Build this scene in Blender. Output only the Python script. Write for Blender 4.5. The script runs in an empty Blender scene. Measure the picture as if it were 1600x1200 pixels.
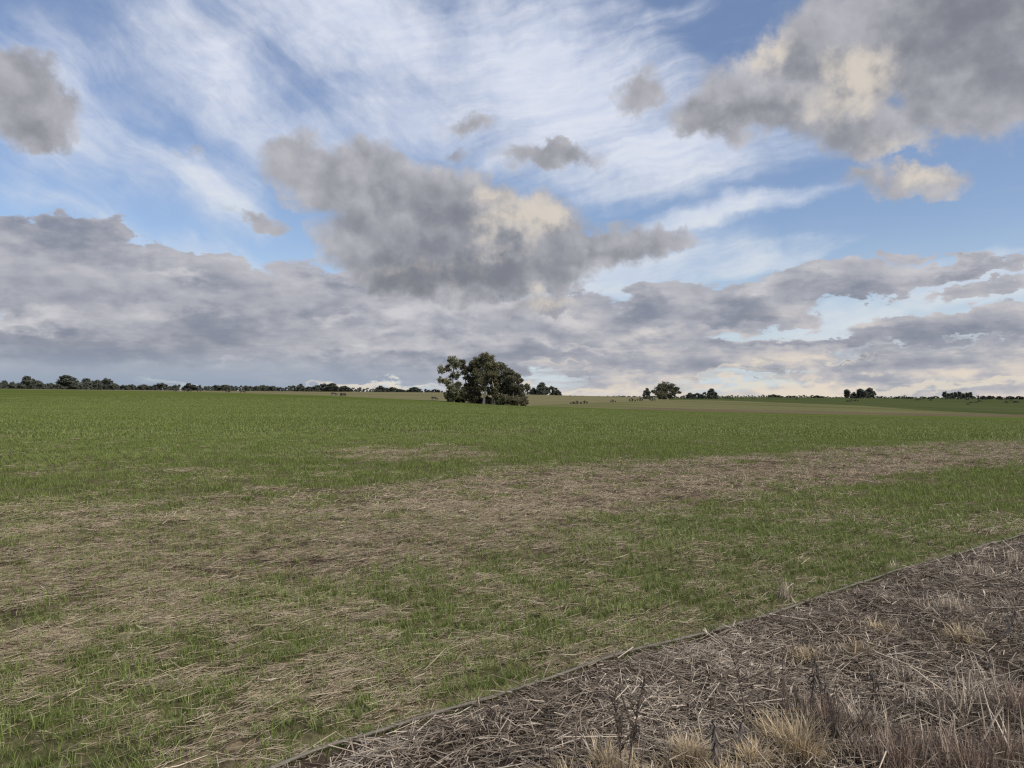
import bpy, bmesh, math, random
import numpy as np

C = bpy.context.scene.collection
SC = bpy.context.scene
rng = np.random.default_rng(7)
random.seed(7)

# ------------------------------------------------------------------ camera
F = 1150.0            # focal length of the photograph in its own pixels (1600 wide)
YH = 620.0            # pixel row of the true horizon
EYE = 1.65
TILT = math.atan((YH - 600.0) / F)
cam_data = bpy.data.cameras.new('camera')
cam_data.sensor_width = 36.0
cam_data.lens = 36.0 * F / 1600.0
cam_data.clip_start = 0.05
cam_data.clip_end = 20000.0
cam = bpy.data.objects.new('camera', cam_data)
C.objects.link(cam)
cam.location = (0, 0, EYE)
cam.rotation_euler = (math.pi / 2 + TILT, 0, 0)
SC.camera = cam

SC.view_settings.view_transform = 'Standard'
SC.view_settings.look = 'None'
SC.view_settings.exposure = 0.0
SC.view_settings.gamma = 1.0
SC.view_settings.use_curve_mapping = False
try:
    SC.cycles.max_bounces = 6
    SC.cycles.transparent_max_bounces = 8
    SC.cycles.use_denoising = False
    SC.cycles.pixel_filter_type = 'BLACKMAN_HARRIS'
    SC.cycles.filter_width = 1.3
    SC.cycles.sample_clamp_indirect = 4
except Exception:
    pass


def lin(r, g, b):
    f = lambda c: (c / 255 / 12.92) if c / 255 <= 0.04045 else ((c / 255 + 0.055) / 1.055) ** 2.4
    return (f(r), f(g), f(b))


# ------------------------------------------------------------------ sun
SUN_AZ, SUN_EL = math.radians(122), math.radians(40)
sd = bpy.data.lights.new('sun', 'SUN')
sd.energy = 4.8
sd.angle = math.radians(40)
sd.color = (1.0, 0.925, 0.81)
sun = bpy.data.objects.new('sun', sd)
C.objects.link(sun)
sun.rotation_euler = (math.pi / 2 - SUN_EL, 0, math.pi - SUN_AZ)

# ------------------------------------------------------------------ node helper
class T:
    """small expression builder for shader node trees"""
    def __init__(s, tree):
        s.t = tree

    def n(s, kind, **kw):
        nd = s.t.nodes.new(kind)
        for k, v in kw.items():
            setattr(nd, k, v)
        return nd

    def put(s, sock, v):
        if isinstance(v, bpy.types.NodeSocket):
            s.t.links.new(v, sock)
        elif v is not None:
            sock.default_value = v

    def m(s, op, a, b=None, c=None, clamp=False):
        nd = s.n('ShaderNodeMath', operation=op, use_clamp=clamp)
        for i, v in enumerate((a, b, c)):
            if v is not None:
                s.put(nd.inputs[i], v)
        return nd.outputs[0]

    def add(s, a, b): return s.m('ADD', a, b)
    def sub(s, a, b): return s.m('SUBTRACT', a, b)
    def mul(s, a, b): return s.m('MULTIPLY', a, b)
    def mad(s, a, b, c): return s.m('MULTIPLY_ADD', a, b, c)
    def mx(s, a, b): return s.m('MAXIMUM', a, b)

    def v(s, op, a, b=None, out=0):
        nd = s.n('ShaderNodeVectorMath', operation=op)
        s.put(nd.inputs[0], a)
        if b is not None:
            s.put(nd.inputs['Scale'] if op == 'SCALE' else nd.inputs[1], b)
        return nd.outputs[out]

    def step(s, x, a, b, lo=0.0, hi=1.0):
        nd = s.n('ShaderNodeMapRange', interpolation_type='SMOOTHSTEP')
        for i, v in enumerate((x, a, b, lo, hi)):
            s.put(nd.inputs[i], v)
        return nd.outputs[0]

    def noise(s, vec, scale, detail=4.0, rough=0.5, dist=0.0, color=False):
        nd = s.n('ShaderNodeTexNoise')
        s.put(nd.inputs['Vector'], vec)
        nd.inputs['Scale'].default_value = scale
        nd.inputs['Detail'].default_value = detail
        nd.inputs['Roughness'].default_value = rough
        nd.inputs['Distortion'].default_value = dist
        return nd.outputs['Color' if color else 'Fac']

    def mix(s, f, a, b):
        nd = s.n('ShaderNodeMix', data_type='RGBA')
        nd.clamp_factor = True
        s.put(nd.inputs[0], f)
        for i, v in ((6, a), (7, b)):
            if isinstance(v, tuple):
                v = (v[0], v[1], v[2], 1.0)
            s.put(nd.inputs[i], v)
        return nd.outputs[2]


# ------------------------------------------------------------------ world: Nishita sky with procedural clouds, all in direction space
world = bpy.data.worlds.new('World')
SC.world = world
world.use_nodes = True
wt = world.node_tree
wt.nodes.clear()
w = T(wt)
SKY_STRENGTH = 0.1
KS = 11.5   # cloud units per radian


def ang(px, py):
    """photograph pixel -> (azimuth, elevation) in cloud units"""
    x, y, z = (px - 800) / F, 1.0, -(py - 600) / F
    y, z = y * math.cos(TILT) - z * math.sin(TILT), y * math.sin(TILT) + z * math.cos(TILT)
    return math.atan2(x, y) * KS, math.asin(z / math.sqrt(x * x + y * y + z * z)) * KS


tc = w.n('ShaderNodeTexCoord')
DIR = tc.outputs['Generated']
sep = w.n('ShaderNodeSeparateXYZ')
w.put(sep.inputs[0], DIR)
AZ = w.mul(w.m('ARCTAN2', sep.outputs[0], sep.outputs[1]), KS)
ELV = w.mul(w.m('ARCSINE', sep.outputs[2]), KS)
cp = w.n('ShaderNodeCombineXYZ')
w.put(cp.inputs[0], AZ)
w.put(cp.inputs[1], ELV)
P = cp.outputs[0]
D3 = w.v('SCALE', DIR, KS)
D3flat = w.v('MULTIPLY', D3, (1.0, 1.0, 2.1))
D3band = w.v('MULTIPLY', D3, (0.55, 0.55, 4.2))


def warp(vec, amp_big, amp_small):
    a = w.v('SUBTRACT', w.noise(vec, 0.7, 3, 0.55, color=True), (0.5, 0.5, 0.5))
    b = w.v('SUBTRACT', w.noise(vec, 2.6, 6, 0.62, color=True), (0.5, 0.5, 0.5))
    off = w.v('ADD', w.v('SCALE', a, amp_big), w.v('SCALE', b, amp_small))
    off = w.v('MULTIPLY', off, (1, 1, 0))
    return w.v('ADD', P, off)


def blobs(lst, pw, smooth=0.12):
    """smooth union of ellipses (px, py, rx, ry, tilt in degrees, weight), radii in photograph pixels"""
    cur = None
    for (px, py, rx, ry, tilt, wt_) in lst:
        a, e = ang(px, py)
        # local scale of the angular map at that pixel
        ca = math.cos(math.atan((px - 800) / F))
        mp = w.n('ShaderNodeMapping', vector_type='TEXTURE')
        w.put(mp.inputs[0], pw)
        mp.inputs[1].default_value = (a, e, 0)
        mp.inputs[2].default_value = (0, 0, math.radians(tilt))
        mp.inputs[3].default_value = (rx / 100 * ca * ca, ry / 100 * ca, 1)
        g = w.n('ShaderNodeTexGradient', gradient_type='SPHERICAL')
        w.put(g.inputs[0], mp.outputs[0])
        s_ = g.outputs['Fac']
        if wt_ != 1:
            s_ = w.mul(s_, wt_)
        cur = s_ if cur is None else w.m('SMOOTH_MAX', cur, s_, smooth)
    base = 0.0                                                     # what the smooth union adds where there is no ellipse at all
    for _ in lst[1:]:
        base = max(base, 0.0) + max(smooth - abs(base), 0.0) ** 2 / (4 * smooth)
    return w.m('MAXIMUM', w.mul(w.sub(cur, base), 1 / (1 - base)), 0.0)


def col(r, g, b):
    c = lin(r, g, b)
    return tuple(v / SKY_STRENGTH for v in c)


# outside the picture the same kind of broken cloud goes on
GEN = w.noise(D3, 0.42, 5, 0.55)
OUT = w.mx(w.step(w.m('ABSOLUTE', AZ), 7.3, 9.5), w.step(ELV, 6.6, 8.5))

# --- blue
sky = w.n('ShaderNodeTexSky', sky_type='NISHITA')
sky.sun_disc = False
sky.sun_elevation = SUN_EL
sky.sun_rotation = SUN_AZ
sky.altitude = 100
sky.air_density = 1.0
sky.dust_density = 0.6
sky.ozone_density = 2.0
hs = w.n('ShaderNodeHueSaturation')
w.put(hs.inputs['Color'], sky.outputs[0])
hs.inputs['Hue'].default_value = 0.508
hs.inputs['Saturation'].default_value = 1.04
hs.inputs['Value'].default_value = 1.24
BASE = w.mix(0.10, hs.outputs[0], col(196, 214, 240))

# --- cirrus: bright veil combed into streaks
pc = warp(D3, 0.9, 0.22)
cirrus_zone = blobs([
    (560, 40, 520, 130, -12, 1.0), (880, 140, 360, 190, -20, 1.2), (1050, 240, 330, 110, 8, 1.15),
    (330, 110, 330, 140, -35, 0.85), (650, 180, 300, 110, -20, 0.8), (120, 190, 300, 190, -25, 0.75),
    (1130, 332, 260, 26, 10, 1.1), (960, 430, 330, 90, 8, 1.1), (1150, 420, 260, 45, 12, 0.85), (1500, 455, 330, 75, 5, 1.0),
    (1350, 520, 420, 80, 0, 1.0), (350, 300, 140, 90, -40, 0.95), (480, 220, 200, 70, -10, 0.8), (120, 330, 380, 50, -8, 0.45),
    (350, 400, 330, 45, -8, 0.6), (1000, 30, 330, 30, 10, 0.5)], pc, 0.2)
pcs = warp(D3, 0.7, 0.0)


def combed(deg, sx, sy):
    mp = w.n('ShaderNodeMapping', vector_type='POINT')
    r1 = w.n('ShaderNodeVectorRotate', rotation_type='Z_AXIS')
    w.put(r1.inputs['Vector'], pcs); r1.inputs['Angle'].default_value = math.radians(-deg)
    w.put(mp.inputs[0], r1.outputs[0])
    mp.inputs[3].default_value = (sx, sy, 1)
    return mp.outputs[0]


side = w.step(AZ, -3.0, 0.5)
st_r = w.noise(combed(12, 0.30, 2.2), 1.0, 8, 0.62)
st_l = w.noise(combed(-32, 0.42, 1.7), 1.0, 8, 0.60)
mxs = w.n('ShaderNodeMix', data_type='FLOAT')
w.put(mxs.inputs[0], side); w.put(mxs.inputs[2], st_l); w.put(mxs.inputs[3], st_r)
streak = mxs.outputs[0]
dapple = w.noise(pcs, 1.3, 8, 0.62)
fibre = w.noise(combed(8, 0.5, 3.0), 2.0, 6, 0.6)
tex = w.add(w.mul(streak, 0.62), w.mul(dapple, 0.38))
czone = w.mx(cirrus_zone, w.mul(OUT, w.step(GEN, 0.35, 0.65)))
ci = w.step(w.add(w.mul(czone, 0.85), w.mul(w.sub(tex, 0.5), 1.7)), -0.12, 0.80)
ci = w.mul(ci, w.step(czone, -0.08, 0.28))
ci = w.mx(ci, w.mul(w.step(ELV, 2.6, 0.2), 0.75))          # the air pales towards the horizon
ci = w.mul(ci, 0.97)
ci_col = w.mix(w.step(ELV, 0.4, 4.5), col(212, 221, 225), col(226, 230, 240))
ci_col = w.mix(w.mul(w.step(w.add(w.mul(tex, 0.65), w.mul(fibre, 0.35)), 0.66, 0.36), 0.5), ci_col, col(176, 193, 226))
S1 = w.mix(ci, BASE, ci_col)

g1 = w.noise(D3, 1.15, 9, 0.62)
g1b = w.noise(w.v('ADD', D3, (0.30, 0.0, 0.30)), 1.15, 3, 0.5)
g2 = w.noise(D3, 0.5, 3, 0.5)
wob3 = w.v('SUBTRACT', w.noise(D3, 1.8, 5, 0.6, color=True), (0.5, 0.5, 0.5))


def billow(off):
    """heaped rounded puffs"""
    q = w.v('ADD', w.v('ADD', D3, w.v('SCALE', wob3, 0.55)), off)
    out = None
    for sc, am in ((1.15, 0.6), (2.6, 0.4)):
        vo = w.n('ShaderNodeTexVoronoi', feature='F1')
        w.put(vo.inputs['Vector'], q); vo.inputs['Scale'].default_value = sc
        t_ = w.mul(w.sub(1.0, vo.outputs['Distance']), am)
        out = t_ if out is None else w.add(out, t_)
    return out


bil = billow((0.0, 0.0, 0.0))
bilb = billow((0.12, 0.0, 0.14))

# --- low stratocumulus bank, layer upon layer to the horizon
pl = warp(D3flat, 0.9, 0.55)
low = blobs([
    (-280, 440, 420, 110, -4, 1.3), (1900, 500, 340, 90, 0, 1.1), (60, 375, 190, 45, -6, 0.9), (240, 402, 170, 36, -12, 1.0), (330, 425, 120, 30, -14, 1.0), (90, 440, 260, 90, -5, 1.3), (300, 450, 240, 50, -10, 0.9), (300, 500, 380, 80, -3, 1.3),
    (560, 470, 220, 80, -3, 1.1), (700, 510, 330, 80, 0, 1.25), (100, 550, 420, 60, 0, 1.2), (500, 560, 500, 60, 0, 1.1),
    (930, 520, 300, 55, 0, 1.1), (880, 480, 130, 40, 0, 0.9), (1050, 490, 120, 50, 12, 1.1), (1170, 480, 150, 55, 10, 1.15),
    (1250, 445, 130, 45, 14, 1.1), (1340, 440, 150, 32, 6, 0.95), (1420, 400, 80, 16, 0, 0.7), (1480, 420, 180, 20, 2, 0.85),
    (1580, 410, 120, 20, 6, 0.85), (1530, 452, 140, 18, 4, 0.85), (1440, 515, 190, 38, 2, 1.15), (1590, 510, 170, 45, 0, 1.2),
    (1180, 548, 300, 20, 0, 0.9), (1000, 565, 500, 36, 0, 1.0), (1500, 560, 260, 26, 0, 1.05), (1300, 580, 400, 18, 0, 0.9),
    (1250, 500, 100, 26, 0, 0.7), (400, 590, 500, 26, 0, 0.9)], pl, 0.2)
f1 = w.noise(D3flat, 0.8, 8, 0.58)
f1b = w.noise(w.v('ADD', D3flat, (0.22, 0.0, 0.5)), 0.8, 5, 0.52)
band = w.noise(D3band, 0.9, 6, 0.58)
lowD = w.add(w.mx(low, w.mul(w.mul(OUT, w.step(ELV, 3.5, 0.5)), w.mul(GEN, 1.5))), w.mul(w.sub(f1, 0.5), 0.8))
lowA = w.mul(w.step(lowD, 0.08, 0.26), w.step(w.mx(low, w.mul(OUT, 0.5)), 0.01, 0.14))
lowA = w.mx(lowA, w.mul(w.step(ELV, 0.95, 0.45), w.step(band, 0.36, 0.52)))
lit1 = w.mad(w.sub(f1, f1b), 1.15, 0.50)
lit1 = w.add(lit1, w.mul(w.sub(band, 0.5), w.step(ELV, 1.4, 0.4, 0.6, 1.5)))
lit1 = w.add(lit1, w.mul(w.sub(0.6, lowD), 0.28))
f3 = w.noise(D3flat, 2.0, 6, 0.58)
f3b = w.noise(w.v('ADD', D3flat, (0.10, 0.0, 0.24)), 2.0, 4, 0.55)
lit1 = w.add(lit1, w.mul(w.sub(f3, f3b), 0.6))
lit1 = w.add(lit1, w.mul(w.mul(w.sub(bil, bilb), w.step(ELV, 0.4, 1.4)), 0.4))
l_light = blobs([(40, 505, 130, 26, -4, 1), (305, 438, 80, 18, -12, 1), (220, 485, 110, 26, 0, 0.7), (540, 490, 70, 18, 8, 1.1), (620, 512, 70, 20, 8, 1.1), (730, 532, 150, 24, 0, 0.9), (1025, 525, 70, 18, 0, 1), (690, 482, 230, 26, 0, 1.0), (880, 500, 120, 24, 0, 0.8), (560, 545, 300, 16, 0, 0.5),
                 (1185, 447, 55, 16, 20, 0.9), (1275, 425, 60, 18, 10, 0.8), (1345, 508, 90, 18, 6, 0.9), (1250, 475, 60, 18, 0, 0.7), (1130, 520, 60, 16, 0, 0.9), (350, 560, 120, 10, 0, 0.6), (900, 545, 160, 12, 0, 0.7)], pl, 0.2)
l_dark = blobs([(110, 385, 220, 34, -6, 1), (180, 540, 320, 34, 0, 1), (350, 515, 150, 36, 4, 0.9), (480, 480, 110, 26, 0, 0.7), (560, 440, 140, 18, 0, 0.8), (1010, 490, 70, 20, 10, 0.8), (1150, 488, 110, 26, 8, 1), (1330, 455, 140, 22, 8, 0.8),
                (1500, 535, 190, 22, 2, 1), (1480, 425, 170, 16, 4, 0.7), (680, 560, 320, 20, 0, 0.8), (1230, 545, 200, 14, 0, 0.8)], pl, 0.2)
lit1 = w.add(lit1, w.mul(w.sub(l_light, l_dark), 0.5))
lit1 = w.m('SMOOTH_MAX', lit1, 0.0, 0.4)
low_col = w.mix(lit1, col(128, 134, 150), col(204, 202, 206))
warmth = w.mul(w.step(AZ, -2.5, 5.0), w.step(ELV, 1.7, 0.2))
low_col = w.mix(w.mul(w.mul(w.step(lit1, 0.42, 1.0), warmth), 0.75), low_col, col(232, 216, 195))
# blue grey haze of the far bank low on the left, cream light low on the right
low_col = w.mix(w.mul(w.step(ELV, 0.8, 0.15), w.step(AZ, 1.0, -4.0)), low_col, col(150, 163, 181))
S2 = w.mix(w.mul(lowA, 0.96), S1, low_col)
glow = blobs([(580, 606, 160, 9, 0, 1.5), (860, 604, 400, 10, 0, 1.0), (1350, 606, 620, 13, 0, 1.5), (1130, 585, 300, 8, 0, 0.8), (1320, 570, 200, 6, 0, 0.8), (900, 575, 200, 6, 0, 0.7)], pl, 0.2)
S2 = w.mix(w.mul(w.step(w.add(glow, w.mul(w.sub(band, 0.5), 1.4)), 0.15, 1.0), 0.75), S2, col(228, 217, 200))

# --- cumulus
pk = warp(D3, 0.6, 0.68)
cum = blobs([
    (25, 150, 150, 80, -15, 1.1), (60, 195, 95, 55, 0, 0.95), (95, 160, 75, 40, -10, 0.8), (-60, 130, 150, 90, 0, 1.1),
    (505, 272, 120, 75, -12, 1.05), (595, 290, 150, 85, -14, 1.15), (690, 345, 200, 110, -10, 1.6), (590, 380, 130, 72, -8, 1.1), (655, 412, 175, 68, -4, 1.7), (745, 330, 130, 75, -10, 1.1),
    (755, 412, 210, 76, 0, 1.8), (835, 365, 120, 75, -12, 1.05), (930, 393, 175, 50, 5, 1.1), (1025, 380, 95, 28, 2, 0.9),
    (1450, 30, 330, 125, 0, 1.5), (1550, 110, 200, 135, 0, 1.15), (1200, 150, 170, 90, 6, 1.15), (1310, 140, 150, 110, 0, 1.15),
    (1340, 195, 140, 58, -5, 1.0), (1130, 175, 120, 50, 0, 0.9), (1500, 175, 190, 62, 0, 0.9), (1008, 140, 76, 46, 15, 0.85),
    (1250, 90, 120, 60, 0, 1.0),
    (1425, 279, 115, 42, -4, 0.95), (1345, 262, 80, 30, 0, 0.65), (860, 250, 125, 34, -6, 0.85), (735, 195, 80, 24, 0, 0.55), (715, 235, 60, 18, 0, 0.5),
    (405, 337, 80, 20, -15, 0.62), (310, 235, 55, 26, 0, 0.5), (845, 482, 85, 26, 0, 0.9), (790, 490, 60, 16, 0, 0.7)], pk, 0.15)
cumD = w.add(w.mx(cum, w.mul(OUT, w.step(GEN, 0.5, 0.72))), w.add(w.mul(w.sub(g1, 0.5), 0.75), w.mul(w.sub(bil, 0.5), 0.55)))
cumA = w.mul(w.step(cumD, -0.01, 0.44), w.step(w.mx(cum, w.mul(OUT, 0.5)), 0.0, 0.12))
warm = blobs([(800, 345, 95, 75, 20, 1.3), (765, 305, 45, 40, 0, 1.0), (850, 345, 60, 40, 0, 1.1), (1330, 125, 120, 75, 0, 1.25),
              (1205, 80, 70, 40, 10, 1.1), (1440, 270, 100, 36, 0, 0.9), (1250, 160, 120, 50, 0, 0.7), (845, 474, 80, 26, 0, 0.9), (700, 420, 200, 60, 0, 0.4), (1400, 225, 130, 40, 0, 0.5)], pk, 0.2)
g3 = w.noise(D3, 2.3, 6, 0.58)
g3b = w.noise(w.v('ADD', D3, (0.13, 0.0, 0.15)), 2.3, 4, 0.55)
lit2 = w.mad(w.sub(g1, g1b), 0.7, 0.52)
lit2 = w.add(lit2, w.mul(w.sub(bil, bilb), 0.75))
lit2 = w.add(lit2, w.mul(w.sub(g3, g3b), 0.5))
lit2 = w.add(lit2, w.mul(w.sub(g2, 0.5), 0.45))
lit2 = w.add(lit2, w.mul(w.sub(0.75, cumD), 0.30))
c_dark = blobs([(720, 434, 240, 46, -2, 1.3), (560, 330, 110, 70, 0, 0.5), (1130, 190, 120, 40, 0, 1), (1510, 60, 260, 120, 0, 0.9), (1250, 215, 130, 40, -10, 0.7), (930, 400, 140, 26, 5, 0.7), (60, 205, 120, 45, 0, 0.5)], pk, 0.2)
lit2 = w.sub(lit2, w.mul(c_dark, 0.42))
lit2 = w.m('SMOOTH_MAX', lit2, 0.0, 0.5)
cum_col = w.mix(lit2, col(122, 125, 134), col(194, 194, 200))
wm = w.step(w.add(w.mul(warm, w.add(1.0, w.mul(w.sub(g1, g1b), 2.6))), w.mul(w.sub(g3, g3b), 0.9)), 0.05, 1.2)
cum_col = w.mix(w.mul(wm, 0.85), cum_col, col(221, 211, 197))
S3 = w.mix(w.mul(cumA, 0.97), S2, cum_col)

bg = w.n('ShaderNodeBackground')
w.put(bg.inputs['Color'], S3)
bg.inputs['Strength'].default_value = SKY_STRENGTH
wo = w.n('ShaderNodeOutputWorld')
wt.links.new(bg.outputs[0], wo.inputs['Surface'])
world.cycles.sampling_method = 'MANUAL'
world.cycles.sample_map_resolution = 512

# ------------------------------------------------------------------ object helpers
def tag(o, label=None, cat=None, group=None, kind=None):
    if label: o['label'] = label
    if cat: o['category'] = cat
    if group: o['group'] = group
    if kind: o['kind'] = kind
    return o


def mesh_np(name, verts, faces, mats=(), attrs=None, smooth=False, colors=None):
    """verts (N,3); faces (M,k) of one size, or a list of such arrays"""
    me = bpy.data.meshes.new(name)
    fl = faces if isinstance(faces, list) else [faces]
    fl = [np.asarray(f, dtype=np.int32) for f in fl if len(f)]
    me.vertices.add(len(verts))
    me.vertices.foreach_set('co', np.asarray(verts, dtype=np.float32).ravel())
    loops = np.concatenate([f.ravel() for f in fl]) if fl else np.zeros(0, np.int32)
    sizes = np.concatenate([np.full(len(f), f.shape[1], np.int32) for f in fl]) if fl else np.zeros(0, np.int32)
    me.loops.add(len(loops))
    me.loops.foreach_set('vertex_index', loops)
    me.polygons.add(len(sizes))
    st = np.zeros(len(sizes), np.int32)
    st[1:] = np.cumsum(sizes)[:-1]
    me.polygons.foreach_set('loop_start', st)
    if smooth:
        me.polygons.foreach_set('use_smooth', np.ones(len(sizes), bool))
    for k, a in (attrs or {}).items():
        a = np.asarray(a, dtype=np.float32)
        if a.ndim == 1:
            me.attributes.new(k, 'FLOAT', 'POINT').data.foreach_set('value', a)
        else:
            me.attributes.new(k, 'FLOAT_VECTOR', 'POINT').data.foreach_set('vector', a.ravel())
    me.update(calc_edges=True)
    for mt in mats:
        me.materials.append(mt)
    return me


def link(name, me, parent=None, loc=None):
    o = bpy.data.objects.new(name, me)
    C.objects.link(o)
    if parent: o.parent = parent
    if loc is not None: o.location = loc
    return o


def _h(ix, iy, seed):
    n = (ix.astype(np.int64) * 374761393 + iy.astype(np.int64) * 668265263 + seed * 1442695041) & 0xffffffff
    n = ((n ^ (n >> 13)) * 1274126177) & 0xffffffff
    return ((n ^ (n >> 16)) & 0xffff) / 65535.0


def vn(x, y, s=1.0, seed=0, oct=1, rough=0.5):
    tot = 0; amp = 1; norm = 0
    for o in range(oct):
        X = np.asarray(x) / s; Y = np.asarray(y) / s
        ix = np.floor(X); iy = np.floor(Y)
        fx = X - ix; fy = Y - iy
        fx = fx * fx * (3 - 2 * fx); fy = fy * fy * (3 - 2 * fy)
        sd_ = seed + o * 17
        v = (_h(ix, iy, sd_) * (1 - fx) + _h(ix + 1, iy, sd_) * fx) * (1 - fy) + (_h(ix, iy + 1, sd_) * (1 - fx) + _h(ix + 1, iy + 1, sd_) * fx) * fy
        tot = tot + v * amp; norm += amp; amp *= rough; s = s / 2.03
    return tot / norm


def sst(x, a, b):
    t = np.clip((x - a) / (b - a), 0, 1)
    return t * t * (3 - 2 * t)


# ------------------------------------------------------------------ lie of the land
KPX = np.array([-300, 0, 150, 300, 500, 680, 750, 820, 900, 1000, 1060, 1130, 1250, 1350, 1450, 1600, 1900.])
R100 = np.array([629, 630, 631, 632, 634, 638, 640, 642, 645, 648, 650, 652, 655, 657, 659, 661, 663.])
R1 = np.array([606, 608, 610, 612.3, 617.8, 626.5, 631.5, 634.5, 637.5, 641, 642.8, 644.8, 647.5, 649.2, 651, 653, 655.])
D1 = np.array([330, 320, 310, 300, 280, 245, 235, 230, 235, 240, 245, 250, 262, 272, 285, 300, 300.])
R2 = np.array([605.6, 607.6, 609.5, 611.5, 615.5, 622, 628, 633, 631, 626, 624.3, 625.5, 630, 634, 641, 648, 652.])
D2 = np.array([350, 345, 338, 330, 320, 290, 270, 250, 285, 360, 420, 420, 400, 385, 350, 335, 330.])
R3 = np.array([605.5, 607.3, 609, 610.2, 611.6, 612.6, 614, 616, 618, 620, 621.3, 620.5, 620.5, 621, 621.5, 622.3, 623.])
D3_ = np.array([600, 600, 600, 600, 580, 560, 560, 560, 600, 700, 800, 1000, 1200, 1250, 1250, 1250, 1250.])


def depth_of(x, y):
    r = np.hypot(x, y)
    az = np.clip(np.arctan2(x, y), -0.80, 0.80)
    return 800 + F * np.tan(az), r * np.cos(az)


def kz(row, d):
    return EYE - d * (row - YH) / F


def height_base(x, y):
    px, d = depth_of(np.asarray(x, float), np.asarray(y, float))
    d1 = np.interp(px, KPX, D1); d2 = np.interp(px, KPX, D2); d3 = np.interp(px, KPX, D3_)
    z100 = kz(np.interp(px, KPX, R100), 100.0)
    z1 = kz(np.interp(px, KPX, R1), d1); z2 = kz(np.interp(px, KPX, R2), d2); z3 = kz(np.interp(px, KPX, R3), d3)
    acc = 0
    fac = (0.94, 0.98, 1.02, 1.06)
    for q in fac:
        dd = d * q
        z = np.where(dd < 25, 0.0, 0.0)
        z = np.where((dd >= 25) & (dd < 100), z100 * ((dd - 25) / 75) ** 1.3 if np.isscalar(dd) else z100 * (np.clip(dd - 25, 0, None) / 75) ** 1.3, z)
        z = np.where((dd >= 100) & (dd < d1), z100 + (z1 - z100) * (dd - 100) / (d1 - 100), z)
        z = np.where((dd >= d1) & (dd < d2), z1 + (z2 - z1) * (dd - d1) / (d2 - d1), z)
        z = np.where((dd >= d2) & (dd < d3), z2 + (z3 - z2) * (dd - d2) / (d3 - d2), z)
        z = np.where(dd >= d3, z3 + (kz(623.5, 5000.0) - z3) * (np.clip((dd - d3) / (5000 - d3), 0, 2)), z)
        acc = acc + z
    return acc / len(fac)


# border between crop and verge: where the pipe lies
PIPE_PX = [(330, 1250), (430, 1210), (520, 1174), (600, 1149), (700, 1115), (800, 1085), (900, 1053), (1000, 1022), (1080, 999),
           (1200, 964), (1300, 930), (1400, 898), (1480, 874), (1540, 854), (1600, 838), (1700, 812), (1800, 790)]


def ground_at(px, row):
    d = F * EYE / (row - YH)
    return (px - 800) / F * d, d


PB = np.array([ground_at(*p) for p in PIPE_PX])
A0 = np.array(ground_at(470, 1194))
TD = np.array(ground_at(1600, 838)) - A0
TD = TD / np.hypot(*TD)
ND = np.array([-TD[1], TD[0]])
PBa = (PB - A0) @ TD
PBs = (PB - A0) @ ND


def border(x, y):
    """(along, signed distance; positive on the crop side)"""
    a = (x - A0[0]) * TD[0] + (y - A0[1]) * TD[1]
    s = (x - A0[0]) * ND[0] + (y - A0[1]) * ND[1]
    return a, s - np.interp(a, PBa, PBs)


def height(x, y):
    x = np.asarray(x, float); y = np.asarray(y, float)
    z = height_base(x, y)
    r = np.hypot(x, y)
    a, s = border(x, y)
    near = 1 - sst(r, 25, 60)
    # clods and drill furrows in the crop
    fur = np.cos((s - 0.05) / 0.175 * 2 * np.pi) * (0.010 + 0.012 * vn(x, y, 1.5, 3)) * (1 - sst(r, 6, 16))
    clod = (vn(x, y, 0.16, 11, 3) - 0.5) * 0.055 + (vn(x, y, 0.9, 12, 2) - 0.5) * 0.07
    zc = (fur + clod - 0.035 * np.exp(-((s - 0.10) / 0.06) ** 2)) * near
    # verge: matted mulch with a scraped groove below the pipe
    zv = (vn(x, y, 0.35, 21, 3) - 0.5) * 0.10 - 0.055 * np.exp(-((s + 0.09) / 0.07) ** 2) + 0.03
    hx_, hy_ = ground_at(1592, 1068)
    zv = zv - 0.20 * np.exp(-((x - hx_) ** 2 + (y - hy_) ** 2) / 0.22 ** 2)
    k = sst(s, -0.05, 0.06)
    big = (vn(x, y, 40, 31, 2) - 0.5) * 0.5 * sst(r, 40, 120) * (1 - sst(r, 150, 300))
    return z + zc * k + zv * (1 - k) * near + big


# how green the crop stands: 0 bare straw and soil .. 1 full
BPX = np.array([-400, 0, 200, 400, 520, 700, 800, 1000, 1200, 1400, 1600, 2000.])
BTOP = np.array([735, 742, 746, 750, 756, 744, 735, 721, 706, 696, 689, 680.])
BBOT = np.array([985, 955, 938, 912, 893, 862, 842, 803, 766, 742, 722, 700.])


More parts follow.
